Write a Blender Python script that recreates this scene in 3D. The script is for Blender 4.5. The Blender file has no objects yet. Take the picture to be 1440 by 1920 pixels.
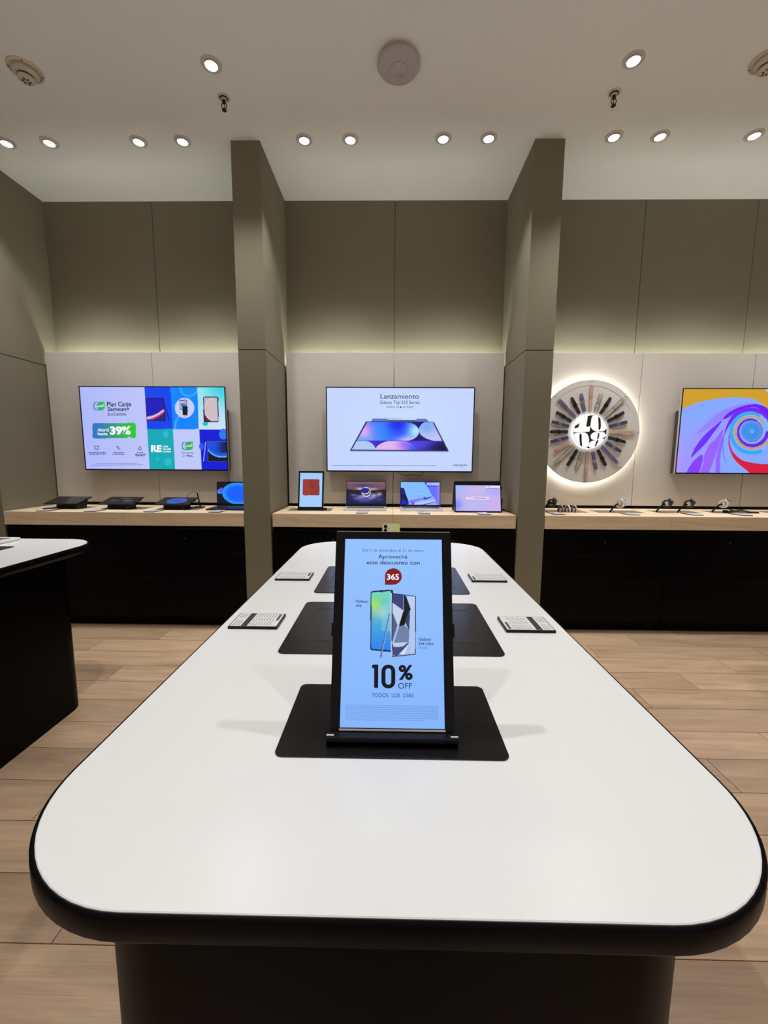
import bpy, bmesh, math, random
import numpy as np
from mathutils import Vector, Matrix

random.seed(7)
PI = math.pi
sc = bpy.context.scene
C = sc.collection

# ------------------------------------------------------------------ camera, world, exposure
cam_d = bpy.data.cameras.new('camera')
cam = bpy.data.objects.new('camera', cam_d)
C.objects.link(cam)
cam_d.sensor_fit = 'HORIZONTAL'
cam_d.sensor_width = 36.0
cam_d.lens = 778.3 / 1440 * 36
cam_d.clip_start = 0.02
cam.matrix_world = Matrix(((0.99984504, -0.00796816, 0.01569717, 0.0),
                           (0.01656994, 0.12491184, -0.99202947, 0.0),
                           (0.00594389, 0.99213585, 0.12502452, 1.5),
                           (0, 0, 0, 1)))
sc.camera = cam
sc.view_settings.view_transform = 'Standard'
sc.view_settings.look = 'None'
sc.view_settings.gamma = 1.0
sc.view_settings.use_curve_mapping = False
sc.view_settings.exposure = 0.0
w = bpy.data.worlds.new('world')
sc.world = w
w.use_nodes = True
w.node_tree.nodes['Background'].inputs[0].default_value = (0.9, 0.85, 0.8, 1)
w.node_tree.nodes['Background'].inputs[1].default_value = 0.0
sc.cycles.use_denoising = True
sc.cycles.max_bounces = 8
sc.cycles.diffuse_bounces = 5
sc.cycles.glossy_bounces = 4
sc.cycles.sample_clamp_indirect = 6.0
sc.cycles.caustics_reflective = False
sc.cycles.caustics_refractive = False

SPOT_W = 66.0            # watts of each recessed ceiling spot
SPOT_ROOM_W = 109.0       # the wider ones over the tables
LED_COVE = 34.0           # strip behind the wall panels
LED_HALO = 20.0           # ring behind the round display
LED_HUB = 4.5
SCREEN = 1.0
LAMP_COL = (1.0, 0.985, 0.965)

CEIL = 3.925
WALLY = 4.25
PANY = 4.09
FRONTY = 3.50
CTR = 1.038              # worktop height
TAB = 1.0                # table height


# ------------------------------------------------------------------ colour and materials
def lin(c):
    return tuple((x / 255 / 12.92) if x / 255 <= 0.04045 else ((x / 255 + 0.055) / 1.055) ** 2.4 for x in c)


def lin_np(a):
    a = np.clip(a, 0, 255) / 255.0
    return np.where(a <= 0.04045, a / 12.92, ((a + 0.055) / 1.055) ** 2.4)


def mat(name, col, rough=0.6, metal=0.0, spec=0.5, coat=0.0, noise=0.0, scale=40.0, bump=0.0, bscale=300.0, stretch=None, emit=None, es=0.0):
    m = bpy.data.materials.new(name)
    m.use_nodes = True
    nt = m.node_tree
    b = nt.nodes['Principled BSDF']
    b.inputs['Base Color'].default_value = (*col, 1)
    b.inputs['Roughness'].default_value = rough
    b.inputs['Metallic'].default_value = metal
    b.inputs['Specular IOR Level'].default_value = spec
    b.inputs['Coat Weight'].default_value = coat
    b.inputs['Coat Roughness'].default_value = 0.08
    tc = nt.nodes.new('ShaderNodeTexCoord')
    if noise > 0:
        n = nt.nodes.new('ShaderNodeTexNoise')
        n.inputs['Scale'].default_value = scale
        n.inputs['Detail'].default_value = 4
        src = tc.outputs['Object']
        if stretch:
            mp = nt.nodes.new('ShaderNodeMapping')
            mp.inputs['Scale'].default_value = stretch
            nt.links.new(src, mp.inputs[0])
            src = mp.outputs[0]
        nt.links.new(src, n.inputs['Vector'])
        mx = nt.nodes.new('ShaderNodeMix')
        mx.data_type = 'RGBA'
        mx.inputs[6].default_value = (*[x * (1 - noise) for x in col], 1)
        mx.inputs[7].default_value = (*[min(1, x * (1 + noise)) for x in col], 1)
        nt.links.new(n.outputs['Fac'], mx.inputs[0])
        nt.links.new(mx.outputs[2], b.inputs['Base Color'])
    if bump > 0:
        n2 = nt.nodes.new('ShaderNodeTexNoise')
        n2.inputs['Scale'].default_value = bscale
        n2.inputs['Detail'].default_value = 2
        nt.links.new(tc.outputs['Object'], n2.inputs['Vector'])
        bp = nt.nodes.new('ShaderNodeBump')
        bp.inputs['Strength'].default_value = bump
        bp.inputs['Distance'].default_value = 0.002
        nt.links.new(n2.outputs['Fac'], bp.inputs['Height'])
        nt.links.new(bp.outputs['Normal'], b.inputs['Normal'])
    if emit:
        b.inputs['Emission Color'].default_value = (*emit, 1)
        b.inputs['Emission Strength'].default_value = es
    return m


def wood_mat(name, dark, light, attr=True, axis='X', rough=0.42):
    """grain running along the local x axis; a per-plank colour attribute shifts tone and grain"""
    m = bpy.data.materials.new(name)
    m.use_nodes = True
    nt = m.node_tree
    L = nt.links.new
    b = nt.nodes['Principled BSDF']
    b.inputs['Roughness'].default_value = rough
    tc = nt.nodes.new('ShaderNodeTexCoord')
    mp = nt.nodes.new('ShaderNodeMapping')
    mp.inputs['Scale'].default_value = (1.0, 9.0, 9.0)
    if attr:
        at = nt.nodes.new('ShaderNodeAttribute')
        at.attribute_name = 'plank'
        ad = nt.nodes.new('ShaderNodeVectorMath')
        ad.operation = 'MULTIPLY_ADD'
        L(at.outputs['Color'], ad.inputs[0])
        ad.inputs[1].default_value = (37, 23, 11)
        L(tc.outputs['Object'], ad.inputs[2])
        L(ad.outputs[0], mp.inputs[0])
    else:
        L(tc.outputs['Object'], mp.inputs[0])
    n = nt.nodes.new('ShaderNodeTexNoise')
    n.inputs['Scale'].default_value = 1.3
    n.inputs['Detail'].default_value = 7
    n.inputs['Roughness'].default_value = 0.62
    n.inputs['Distortion'].default_value = 0.6
    L(mp.outputs[0], n.inputs['Vector'])
    n3 = nt.nodes.new('ShaderNodeTexNoise')
    n3.inputs['Scale'].default_value = 7
    n3.inputs['Detail'].default_value = 4
    mp3 = nt.nodes.new('ShaderNodeMapping')
    mp3.inputs['Scale'].default_value = (0.5, 5, 5)
    L(mp.outputs[0], mp3.inputs[0])
    L(mp3.outputs[0], n3.inputs['Vector'])
    mx = nt.nodes.new('ShaderNodeMix')
    mx.data_type = 'FLOAT'
    mx.inputs[0].default_value = 0.3
    L(n.outputs['Fac'], mx.inputs[2])
    L(n3.outputs['Fac'], mx.inputs[3])
    cr = nt.nodes.new('ShaderNodeValToRGB')
    cr.color_ramp.elements[0].position = 0.30
    cr.color_ramp.elements[0].color = (*dark, 1)
    cr.color_ramp.elements[1].position = 0.68
    cr.color_ramp.elements[1].color = (*light, 1)
    L(mx.outputs[0], cr.inputs[0])
    out = cr.outputs[0]
    if attr:
        hs = nt.nodes.new('ShaderNodeHueSaturation')
        mr = nt.nodes.new('ShaderNodeMapRange')
        mr.inputs[3].default_value = 0.86
        mr.inputs[4].default_value = 1.12
        sp = nt.nodes.new('ShaderNodeSeparateColor')
        L(at.outputs['Color'], sp.inputs[0])
        L(sp.outputs[1], mr.inputs[0])
        L(mr.outputs[0], hs.inputs['Value'])
        L(out, hs.inputs['Color'])
        out = hs.outputs[0]
    L(out, b.inputs['Base Color'])
    return m


M = {}
M['ceiling'] = mat('painted_ceiling', (0.86, 0.89, 0.885), 0.9, noise=0.02, scale=3, bump=0.15, bscale=120)
M['olive'] = mat('olive_fabric_board', (0.215, 0.194, 0.133), 0.85, noise=0.06, scale=500, bump=0.25, bscale=900)
M['greige'] = mat('greige_laminate', (0.56, 0.52, 0.475), 0.65, noise=0.02, scale=200)
M['dark_gap'] = mat('dark_recess', (0.012, 0.010, 0.009), 0.8)
M['wall_plain'] = mat('plain_wall', (0.66, 0.66, 0.65), 0.9, noise=0.03, scale=4)
M['grout'] = mat('floor_joint', (0.07, 0.05, 0.035), 0.8)
M['floor'] = wood_mat('oak_look_tile', lin((138, 112, 88)), lin((188, 160, 131)), rough=0.36)
M['oak'] = wood_mat('pale_oak_veneer', lin((208, 178, 140)), lin((246, 226, 194)), attr=False, rough=0.45)
M['black'] = mat('matt_black_lacquer', (0.0022, 0.0018, 0.0020), 0.42, spec=0.07, noise=0.1, scale=60)
M['black_soft'] = mat('soft_black_base', (0.0022, 0.0018, 0.0020), 0.40, spec=0.05)
M['rim'] = mat('black_edge_band', (0.003, 0.0026, 0.0032), 0.36, spec=0.07)
M['white_top'] = mat('white_solid_surface', (0.70, 0.71, 0.71), 0.28, spec=0.3)
M['mat_black'] = mat('satin_black_mat', (0.009, 0.0085, 0.0095), 0.20, spec=0.38)
M['mat_line'] = mat('mat_groove', (0.004, 0.004, 0.004), 0.5)
M['mat_grey'] = mat('taupe_inlay', (0.165, 0.14, 0.115), 0.45)
M['plastic'] = mat('black_plastic', (0.006, 0.006, 0.007), 0.35, spec=0.2)
M['cable'] = mat('black_cable', (0.01, 0.01, 0.01), 0.5)
M['silver'] = mat('silver_aluminium', (0.66, 0.64, 0.62), 0.38, metal=0.35)
M['dull_metal'] = mat('dull_metal', (0.12, 0.12, 0.12), 0.35, metal=0.9)
M['lip_highlight'] = mat('edge_highlight_grey', (0.035, 0.033, 0.033), 0.4)  # lighter grey paints the highlight along the drawer tops
M['chrome'] = mat('chrome', (0.8, 0.8, 0.8), 0.15, metal=1.0)
M['keys'] = mat('dark_keys', (0.03, 0.03, 0.035), 0.5)
M['white_plastic'] = mat('white_plastic', (0.78, 0.76, 0.72), 0.4)
M['beige_plastic'] = mat('aged_cream_plastic', (0.62, 0.56, 0.45), 0.5)
M['mauve_plastic'] = mat('grey_mauve_plastic', (0.50, 0.455, 0.47), 0.6)
M['bronze'] = mat('dark_bronze', (0.035, 0.022, 0.014), 0.4, metal=0.6)
M['yellow'] = mat('pale_yellow_glass', lin((226, 226, 160)), 0.18, coat=0.6)
M['paper'] = mat('white_card', (0.66, 0.655, 0.655), 0.5)
M['ink'] = mat('black_ink', (0.02, 0.02, 0.02), 0.6)
M['ink_grey'] = mat('grey_ink', (0.22, 0.22, 0.22), 0.6)
M['lamp'] = mat('lit_lens', (1, 1, 1), 0.5, emit=(1.0, 0.95, 0.95), es=6.0)
M['lamp_trim'] = mat('white_lamp_trim', (0.62, 0.585, 0.54), 0.5)
M['led'] = mat('led_strip_light', (1, 1, 1), 0.5, emit=(0.98, 1.0, 0.90), es=LED_COVE)
M['led_halo'] = mat('led_halo_light', (1, 1, 1), 0.5, emit=(1.0, 0.97, 0.86), es=LED_HALO)
M['led_hub'] = mat('led_hub_light', (1, 1, 1), 0.5, emit=(0.78, 0.88, 1.0), es=LED_HUB)
M['hub_white'] = mat('backlit_acrylic', (0.9, 0.9, 0.9), 0.4, emit=(1, 1, 0.98), es=1.6)
M['disc'] = mat('pale_display_board', (0.64, 0.61, 0.58), 0.6, noise=0.02, scale=80)
M['strap_rose'] = mat('rose_leather', lin((196, 158, 138)), 0.55)
M['strap_black'] = mat('black_rubber', (0.014, 0.013, 0.016), 0.5)
M['strap_navy'] = mat('navy_silicone', lin((62, 66, 104)), 0.5)
M['strap_purple'] = mat('purple_silicone', lin((110, 92, 128)), 0.5)
M['strap_clear'] = mat('grey_clear_band', lin((176, 166, 154)), 0.3)
M['strap_edge'] = mat('band_dark_edge', (0.02, 0.018, 0.02), 0.4)
M['strap_white'] = mat('white_silicone', (0.74, 0.71, 0.66), 0.5)
M['strap_grey'] = mat('grey_silicone', (0.22, 0.21, 0.19), 0.5)
M['lens_black'] = mat('camera_glass', (0.01, 0.01, 0.015), 0.1)

m = bpy.data.materials.new('lit_screen')
m.use_nodes = True
b = m.node_tree.nodes['Principled BSDF']
b.inputs['Base Color'].default_value = (0.01, 0.01, 0.01, 1)
b.inputs['Roughness'].default_value = 0.35
b.inputs['Specular IOR Level'].default_value = 0.25
at = m.node_tree.nodes.new('ShaderNodeAttribute')
at.attribute_name = 'art'
m.node_tree.links.new(at.outputs['Color'], b.inputs['Emission Color'])
b.inputs['Emission Strength'].default_value = SCREEN
M['screen'] = m


# ------------------------------------------------------------------ object helpers
def obj(name, bm, m, parent=None, smooth=False, auto=False):
    me = bpy.data.meshes.new(name)
    bmesh.ops.recalc_face_normals(bm, faces=bm.faces)
    bm.to_mesh(me)
    bm.free()
    for mm in (m if isinstance(m, (list, tuple)) else [m]):
        me.materials.append(mm)
    if smooth or auto:
        me.polygons.foreach_set('use_smooth', [True] * len(me.polygons))
        if auto:
            me.set_sharp_from_angle(angle=math.radians(35))
    o = bpy.data.objects.new(name, me)
    C.objects.link(o)
    o.parent = parent
    return o


def tag(o, label, cat, group=None, kind=None):
    o['label'] = label
    o['category'] = cat
    if group:
        o['group'] = group
    if kind:
        o['kind'] = kind
    return o


def thing(name, label, cat, loc=(0, 0, 0), rz=0.0, group=None):
    o = bpy.data.objects.new(name, None)
    o.empty_display_size = 0.05
    C.objects.link(o)
    o.location = loc
    o.rotation_euler = (0, 0, rz)
    return tag(o, label, cat, group)


def struct(name, bm, m, parent=None, **k):
    o = obj(name, bm, m, parent, **k)
    if parent is None:
        o['kind'] = 'structure'
    return o


def dup(root, loc, rz, label, group=None):
    r = root.copy()
    C.objects.link(r)
    r.location = loc
    r.rotation_euler = (0, 0, rz)
    r['label'] = label
    if group:
        r['group'] = group
    for ch in list(root.children):
        c = ch.copy()
        C.objects.link(c)
        c.parent = r
        for g in list(ch.children):
            d = g.copy()
            C.objects.link(d)
            d.parent = c
    return r


def box(bm, x0, x1, y0, y1, z0, z1, bev=0.0, mi=0, T=None):
    r = bmesh.ops.create_cube(bm, size=1.0)
    vs = r['verts']
    for v in vs:
        v.co = Vector(((x0 + x1) / 2 + v.co.x * (x1 - x0), (y0 + y1) / 2 + v.co.y * (y1 - y0), (z0 + z1) / 2 + v.co.z * (z1 - z0)))
    fs = set(f for v in vs for f in v.link_faces)
    for f in fs:
        f.material_index = mi
    if bev > 0:
        es = list({e for v in vs for e in v.link_edges})
        rr = bmesh.ops.bevel(bm, geom=es, offset=bev, segments=2, profile=0.7, affect='EDGES')
        vs = list({v for f in rr['faces'] for v in f.verts} | {v for v in vs if v.is_valid})
        for f in {f for v in vs for f in v.link_faces}:
            f.material_index = mi
    if T is not None:
        bmesh.ops.transform(bm, matrix=T, verts=[v for v in vs if v.is_valid])
    return vs


def B():
    return bmesh.new()


def bx(*a, **k):
    bm = B()
    box(bm, *a, **k)
    return bm


def rrect(x0, x1, y0, y1, r, n=10):
    pts = []
    for cx, cy, a0 in ((x1 - r, y0 + r, -90), (x1 - r, y1 - r, 0), (x0 + r, y1 - r, 90), (x0 + r, y0 + r, 180)):
        for i in range(n + 1):
            a = math.radians(a0 + 90 * i / n)
            pts.append((cx + r * math.cos(a), cy + r * math.sin(a)))
    return pts


def prism(bm, pts, z0, z1, mi=0, T=None):
    """closed outline extruded from z0 to z1"""
    lo = [bm.verts.new((x, y, z0)) for x, y in pts]
    hi = [bm.verts.new((x, y, z1)) for x, y in pts]
    n = len(pts)
    fs = [bm.faces.new(hi), bm.faces.new(lo[::-1])]
    for i in range(n):
        fs.append(bm.faces.new((lo[i], lo[(i + 1) % n], hi[(i + 1) % n], hi[i])))
    for f in fs:
        f.material_index = mi
    if T is not None:
        bmesh.ops.transform(bm, matrix=T, verts=lo + hi)
    return lo + hi


def loft(bm, rings, cap0=True, cap1=True, T=None, closed=False):
    vs = [[bm.verts.new(p) for p in r] for r in rings]
    n = len(rings[0])
    m_ = len(vs)
    for j in range(m_ if closed else m_ - 1):
        a, b_ = vs[j], vs[(j + 1) % m_]
        for i in range(n):
            bm.faces.new((a[i], a[(i + 1) % n], b_[(i + 1) % n], b_[i]))
    if not closed:
        if cap0:
            bm.faces.new(vs[0][::-1])
        if cap1:
            bm.faces.new(vs[-1])
    al = [v for r in vs for v in r]
    if T is not None:
        bmesh.ops.transform(bm, matrix=T, verts=al)
    return al


def lathe(bm, prof, seg=48, T=None, cap0=True, cap1=True):
    rings = [[(r * math.cos(2 * PI * i / seg), r * math.sin(2 * PI * i / seg), z) for i in range(seg)] for r, z in prof]
    return loft(bm, rings, cap0, cap1, T)


def tube(bm, pts, r, seg=8, T=None):
    P = [Vector(p) for p in pts]
    rings = []
    up = Vector((0.13, 0.21, 0.97)).normalized()
    for i, p in enumerate(P):
        d = (P[min(i + 1, len(P) - 1)] - P[max(i - 1, 0)]).normalized()
        s = d.cross(up)
        if s.length < 1e-3:
            s = d.cross(Vector((1, 0, 0)))
        s.normalize()
        t = s.cross(d)
        rr = r[i] if isinstance(r, (list, tuple)) else r
        rings.append([tuple(p + s * rr * math.cos(2 * PI * k / seg) + t * rr * math.sin(2 * PI * k / seg)) for k in range(seg)])
    return loft(bm, rings, T=T)


def catmull(pts, n=8, closed=False):
    out = []
    N = len(pts)
    rng = range(N if closed else N - 1)
    for i in rng:
        g = lambda k: Vector(pts[k % N] if closed else pts[max(0, min(N - 1, k))])
        p0, p1, p2, p3 = g(i - 1), g(i), g(i + 1), g(i + 2)
        for j in range(n):
            t = j / n
            out.append(tuple(0.5 * ((2 * p1) + (p2 - p0) * t + (2 * p0 - 5 * p1 + 4 * p2 - p3) * t * t + (3 * p1 - p0 - 3 * p2 + p3) * t ** 3)))
    if not closed:
        out.append(tuple(pts[-1]))
    return out


def rot(ax, deg, at=(0, 0, 0)):
    at = Vector(at)
    return Matrix.Translation(at) @ Matrix.Rotation(math.radians(deg), 4, ax) @ Matrix.Translation(-at)


# ------------------------------------------------------------------ pictures shown on screens
_txt = {}


def glyphs(body, bold=0.0, font_shear=0.0):
    key = (body, bold)
    if key not in _txt:
        cu = bpy.data.curves.new('t', 'FONT')
        cu.body = body
        cu.offset = bold
        cu.resolution_u = 3
        o = bpy.data.objects.new('t', cu)
        me = bpy.data.meshes.new_from_object(o)
        co = np.array([v.co[:2] for v in me.vertices])
        fs = [tuple(p.vertices) for p in me.polygons]
        bpy.data.objects.remove(o)
        bpy.data.curves.remove(cu)
        bpy.data.meshes.remove(me)
        lo, hi = co.min(0), co.max(0)
        _txt[key] = ((co - lo) / (hi - lo), fs)
    return _txt[key]


class Art:
    """a picture laid over the rectangle w x h; quad = the four corners TL TR BL BR of the art's own drawing grid"""

    def __init__(s, nu, nv, quad, bg=(0, 0, 0)):
        s.nu, s.nv = nu, nv
        s.q = [np.array(p, float) for p in quad]
        u, v = np.meshgrid(np.linspace(0, 1, nu), np.linspace(1, 0, nv))
        s.u, s.v = u, v
        TL, TR, BL, BR = s.q
        P = lambda k: (TL[k] * (1 - u) + TR[k] * u) * v + (BL[k] * (1 - u) + BR[k] * u) * (1 - v)
        s.x, s.y = P(0), P(1)
        s.c = np.zeros((nv, nu, 3)) + np.array(bg, float)
        s.vec = []

    def inv(s, x, y):
        TL, TR, BL, BR = s.q
        u, v = 0.5, 0.5
        for _ in range(6):
            l = TL * v + BL * (1 - v)
            r = TR * v + BR * (1 - v)
            u = (x - l[0]) / (r[0] - l[0])
            t = TL * (1 - u) + TR * u
            bt = BL * (1 - u) + BR * u
            v = (bt[1] - y) / (bt[1] - t[1])
        return u, v

    def put(s, mask, col):
        a = np.clip(mask, 0, 1)[..., None]
        col = np.asarray(col, float)
        s.c = s.c * (1 - a) + col * a

    def inside(s, pts):
        m_ = np.zeros(s.x.shape, bool)
        n = len(pts)
        j = n - 1
        for i in range(n):
            xi, yi = pts[i][:2]
            xj, yj = pts[j][:2]
            if yi != yj:
                cnd = ((yi > s.y) != (yj > s.y)) & (s.x < (xj - xi) * (s.y - yi) / (yj - yi) + xi)
                m_ ^= cnd
            j = i
        return m_.astype(float)

    def poly(s, pts, col, smooth=0, a=1.0):
        if smooth:
            pts = catmull([(p[0], p[1], 0) for p in pts], smooth, True)
        s.put(s.inside(pts) * a, col)

    def ell(s, cx, cy, rx, ry, col, soft=0.0, a=1.0, clip=None):
        d = np.sqrt(((s.x - cx) / rx) ** 2 + ((s.y - cy) / ry) ** 2)
        m_ = (d < 1).astype(float) if soft == 0 else np.clip((1 - d) / soft, 0, 1)
        s.put(m_ * a * (1 if clip is None else clip), col)

    def band(s, cx, cy, f0, f1, a0, a1, col):
        """spiral band: radius between f0(t) and f1(t) for angle running a0..a1 degrees (clockwise, y down)"""
        A, Bq = [], []
        for i in range(61):
            t = i / 60
            th = math.radians(a0 + (a1 - a0) * t)
            A.append((cx + f0(t) * math.cos(th), cy + f0(t) * math.sin(th)))
            Bq.append((cx + f1(t) * math.cos(th), cy + f1(t) * math.sin(th)))
        s.poly(A + Bq[::-1], col)

    # crisp shapes kept as polygons
    def shape(s, pts, col):
        s.vec.append(([s.inv(*p[:2]) for p in pts], [tuple(range(len(pts)))], col))

    def text(s, body, x0, x1, y0, y1, col, bold=0.0):
        """glyph bounding box from x0..x1 and y0 (top)..y1 (bottom)"""
        co, fs = glyphs(body, bold)
        s.vec.append(([s.inv(x0 + (x1 - x0) * cx, y1 + (y0 - y1) * cy) for cx, cy in co], fs, col))

    def micro(s, x0, x1, y, h, col, seed=0):
        """a line of print too small to read: a row of word-length dashes"""
        rnd = random.Random(seed)
        x = x0
        vs, fs = [], []
        while x < x1:
            e = min(x1, x + h * rnd.uniform(1.5, 6))
            k = len(vs)
            vs += [s.inv(x, y), s.inv(e, y), s.inv(e, y + h), s.inv(x, y + h)]
            fs.append((k, k + 1, k + 2, k + 3))
            x = e + h * 0.7
        s.vec.append((vs, fs, col))

    def build(s, name, w, h, parent, T=None, eps=0.0004, m_=None):
        """mesh in the x-z plane facing -y, origin at the middle"""
        nv, nu = s.nv, s.nu
        co = np.stack([(s.u - 0.5) * w, np.zeros_like(s.u), (s.v - 0.5) * h], -1).reshape(-1, 3)
        idx = np.arange(nu * nv).reshape(nv, nu)
        q = np.stack([idx[1:, :-1], idx[1:, 1:], idx[:-1, 1:], idx[:-1, :-1]], -1).reshape(-1, 4)
        cols = lin_np(s.c).reshape(-1, 3)
        verts = co.tolist()
        faces = q.tolist()
        vcol = cols.tolist()
        layer = 1
        for pts, fs, col in s.vec:
            k = len(verts)
            c = lin(col)
            for u, v in pts:
                verts.append(((u - 0.5) * w, -eps * layer, (v - 0.5) * h))
                vcol.append(c)
            faces += [[k + i for i in f] for f in fs]
            layer += 0.02
        me = bpy.data.meshes.new(name)
        me.from_pydata(verts, [], faces)
        at_ = me.color_attributes.new('art', 'FLOAT_COLOR', 'POINT')
        arr = np.ones((len(verts), 4), np.float32)
        arr[:, :3] = np.array(vcol)
        at_.data.foreach_set('color', arr.ravel())
        me.materials.append(m_ or M['screen'])
        if T is not None:
            me.transform(T)
        o = bpy.data.objects.new(name, me)
        C.objects.link(o)
        o.parent = parent
        return o


# ------------------------------------------------------------------ the room shell
XL, XR, YB = -6.2, 5.9, -5.0
struct('ceiling', bx(XL, XR, YB, WALLY + 0.2, CEIL, CEIL + 0.15), M['ceiling'])

# floor: stone planks with wood print, laid in a third-offset bond
PW, PL = 0.2173, 1.33
bm = B()
lay = bm.loops.layers.float_color.new('plank')
k0 = int(math.floor((YB - 1.0957) / PW))
k1 = int(math.ceil((WALLY - 1.0957) / PW))
g = 0.0016
for k in range(k0, k1):
    y0, y1 = 1.0957 + PW * k, 1.0957 + PW * (k + 1)
    off = 1.615 + 0.4433 * (k % 3)
    i0 = int(math.floor((XL - off) / PL))
    i1 = int(math.ceil((XR - off) / PL))
    for i in range(i0, i1):
        xa, xb = off + PL * i, off + PL * (i + 1)
        vs = [bm.verts.new(p) for p in ((xa + g, y0 + g, 0), (xb - g, y0 + g, 0), (xb - g, y1 - g, 0), (xa + g, y1 - g, 0))]
        ws = [bm.verts.new(p) for p in ((xa + g, y0 + g, -0.01), (xb - g, y0 + g, -0.01), (xb - g, y1 - g, -0.01), (xa + g, y1 - g, -0.01))]
        fs = [bm.faces.new(vs)]
        for a in range(4):
            fs.append(bm.faces.new((ws[a], ws[(a + 1) % 4], vs[(a + 1) % 4], vs[a])))
        c = (random.random(), random.random(), random.random(), 1)
        for f in fs:
            for l in f.loops:
                l[lay] = c
box(bm, XL, XR, YB, WALLY + 0.2, -0.15, -0.003, mi=1)
struct('floor', bm, [M['floor'], M['grout']])

# back wall: tall olive boards butted with fine joints over a dark backing
bm = B()
box(bm, XL, XR, WALLY + 0.012, WALLY + 0.15, 0, CEIL, mi=1)
seams = [XL, -5.4, -4.35, -3.345, -2.30, -1.14, 0.022, 1.19, 2.366, 3.406, 4.45, 5.5, XR]
for a, b_ in zip(seams[:-1], seams[1:]):
    box(bm, a + 0.0025, b_ - 0.0025, WALLY, WALLY + 0.02, 0, CEIL)
struct('wall_back', bm, [M['olive'], M['dark_gap']])
struct('wall_left', bx(XL - 0.15, XL, YB, WALLY + 0.15, 0, CEIL), M['wall_plain'])
struct('wall_right', bx(XR, XR + 0.15, YB, WALLY + 0.15, 0, CEIL), M['wall_plain'])
struct('wall_front', bx(XL, XR, YB - 0.15, YB, 0, CEIL), M['wall_plain'])

# ------------------------------------------------------------------ full-height partition pillars
for x0, x1, lab in ((-3.572, -3.345, 'olive partition pillar at the left end, beyond the tablets'),
                    (-1.253, -1.026, 'olive partition pillar left of the middle bay, hiding the end of a laptop'),
                    (1.078, 1.304, 'olive partition pillar right of the middle bay, overlapping the round watch band display')):
    t = thing('partition_pillar', lab, 'pillar', ((x0 + x1) / 2, FRONTY, 0), group='partition pillars between the wall bays')
    hw = (x1 - x0) / 2
    D = WALLY - FRONTY + 0.01
    obj('lower_panel', bx(-hw, hw, 0, D, 0, 2.379, bev=0.002), M['olive'], t)
    obj('upper_panel', bx(-hw, hw, 0, D, 2.385, CEIL + 0.005, bev=0.002), M['olive'], t)
    obj('shadow_joint', bx(-hw + 0.004, hw - 0.004, 0.004, D, 2.37, 2.392), M['dark_gap'], t)

# ------------------------------------------------------------------ pale wall panels with a light strip hidden behind the top
PT = 2.505
panels = [(-5.4, -4.36, 'pale wall panel beyond the left end pillar'),
          (-3.328, -2.3025, 'pale wall panel behind the two leftmost tablets'),
          (-2.2975, -1.262, 'pale wall panel left of the pillar, behind the blue-screen laptop'),
          (-1.006, 0.021, 'pale wall panel behind the portrait display with the red square'),
          (0.026, 1.066, 'pale wall panel behind the laptop showing a letter'),
          (1.318, 2.3575, 'pale wall panel carrying the round watch band display'),
          (2.3625, 3.4055, 'pale wall panel behind the left part of the colourful swirl television'),
          (3.4105, 4.455, 'pale wall panel at the far right, behind the swirl television'),
          (4.46, 5.5, 'pale wall panel past the far right edge of the swirl television')]
for x0, x1, lab in panels[1:]:
    t = thing('wall_panel', lab, 'wall panel', ((x0 + x1) / 2, PANY, CTR), group='pale panels along the back wall')
    hw = (x1 - x0) / 2
    obj('panel_board', bx(-hw, hw, 0, 0.028, 0.028, PT - CTR, bev=0.0015), M['greige'], t)
    obj('mounting_rail', bx(-hw + 0.01, hw - 0.01, 0.03, 0.158, 0.005, PT - CTR - 0.09), M['dark_gap'], t)
    obj('light_strip', bx(-hw + 0.01, hw - 0.01, 0.05, 0.075, PT - CTR - 0.088, PT - CTR - 0.078), M['led'], t)

# ------------------------------------------------------------------ wall counters: oak worktops on black drawer units
bays = [(-3.343, -1.255, -2.30, 'oak worktop of the left bay carrying three tilted tablets'),
        (-1.010, 1.064, 0.022, 'oak worktop of the middle bay carrying three lit laptops and a portrait display'),
        (1.306, 5.5, 2.362, 'oak worktop of the right bay carrying the watches on stands')]
for x0, x1, xs, lab in bays:
    t = thing('worktop', lab, 'worktop', ((x0 + x1) / 2, FRONTY, CTR - 0.114), group='oak worktops')
    cx = (x0 + x1) / 2
    cuts = [x0, xs] + ([3.41, 4.455] if x1 > 5 else []) + [x1]
    for a, b_ in zip(cuts[:-1], cuts[1:]):
        obj('worktop_slab', bx(a - cx + 0.0012, b_ - cx - 0.0012, 0.0, 0.585, 0, 0.114, bev=0.0015), M['oak'], t)
    obj('back_gap_strip', bx(x0 - cx, x1 - cx, 0.586, 0.72, 0.06, 0.116), M['dark_gap'], t)

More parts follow.
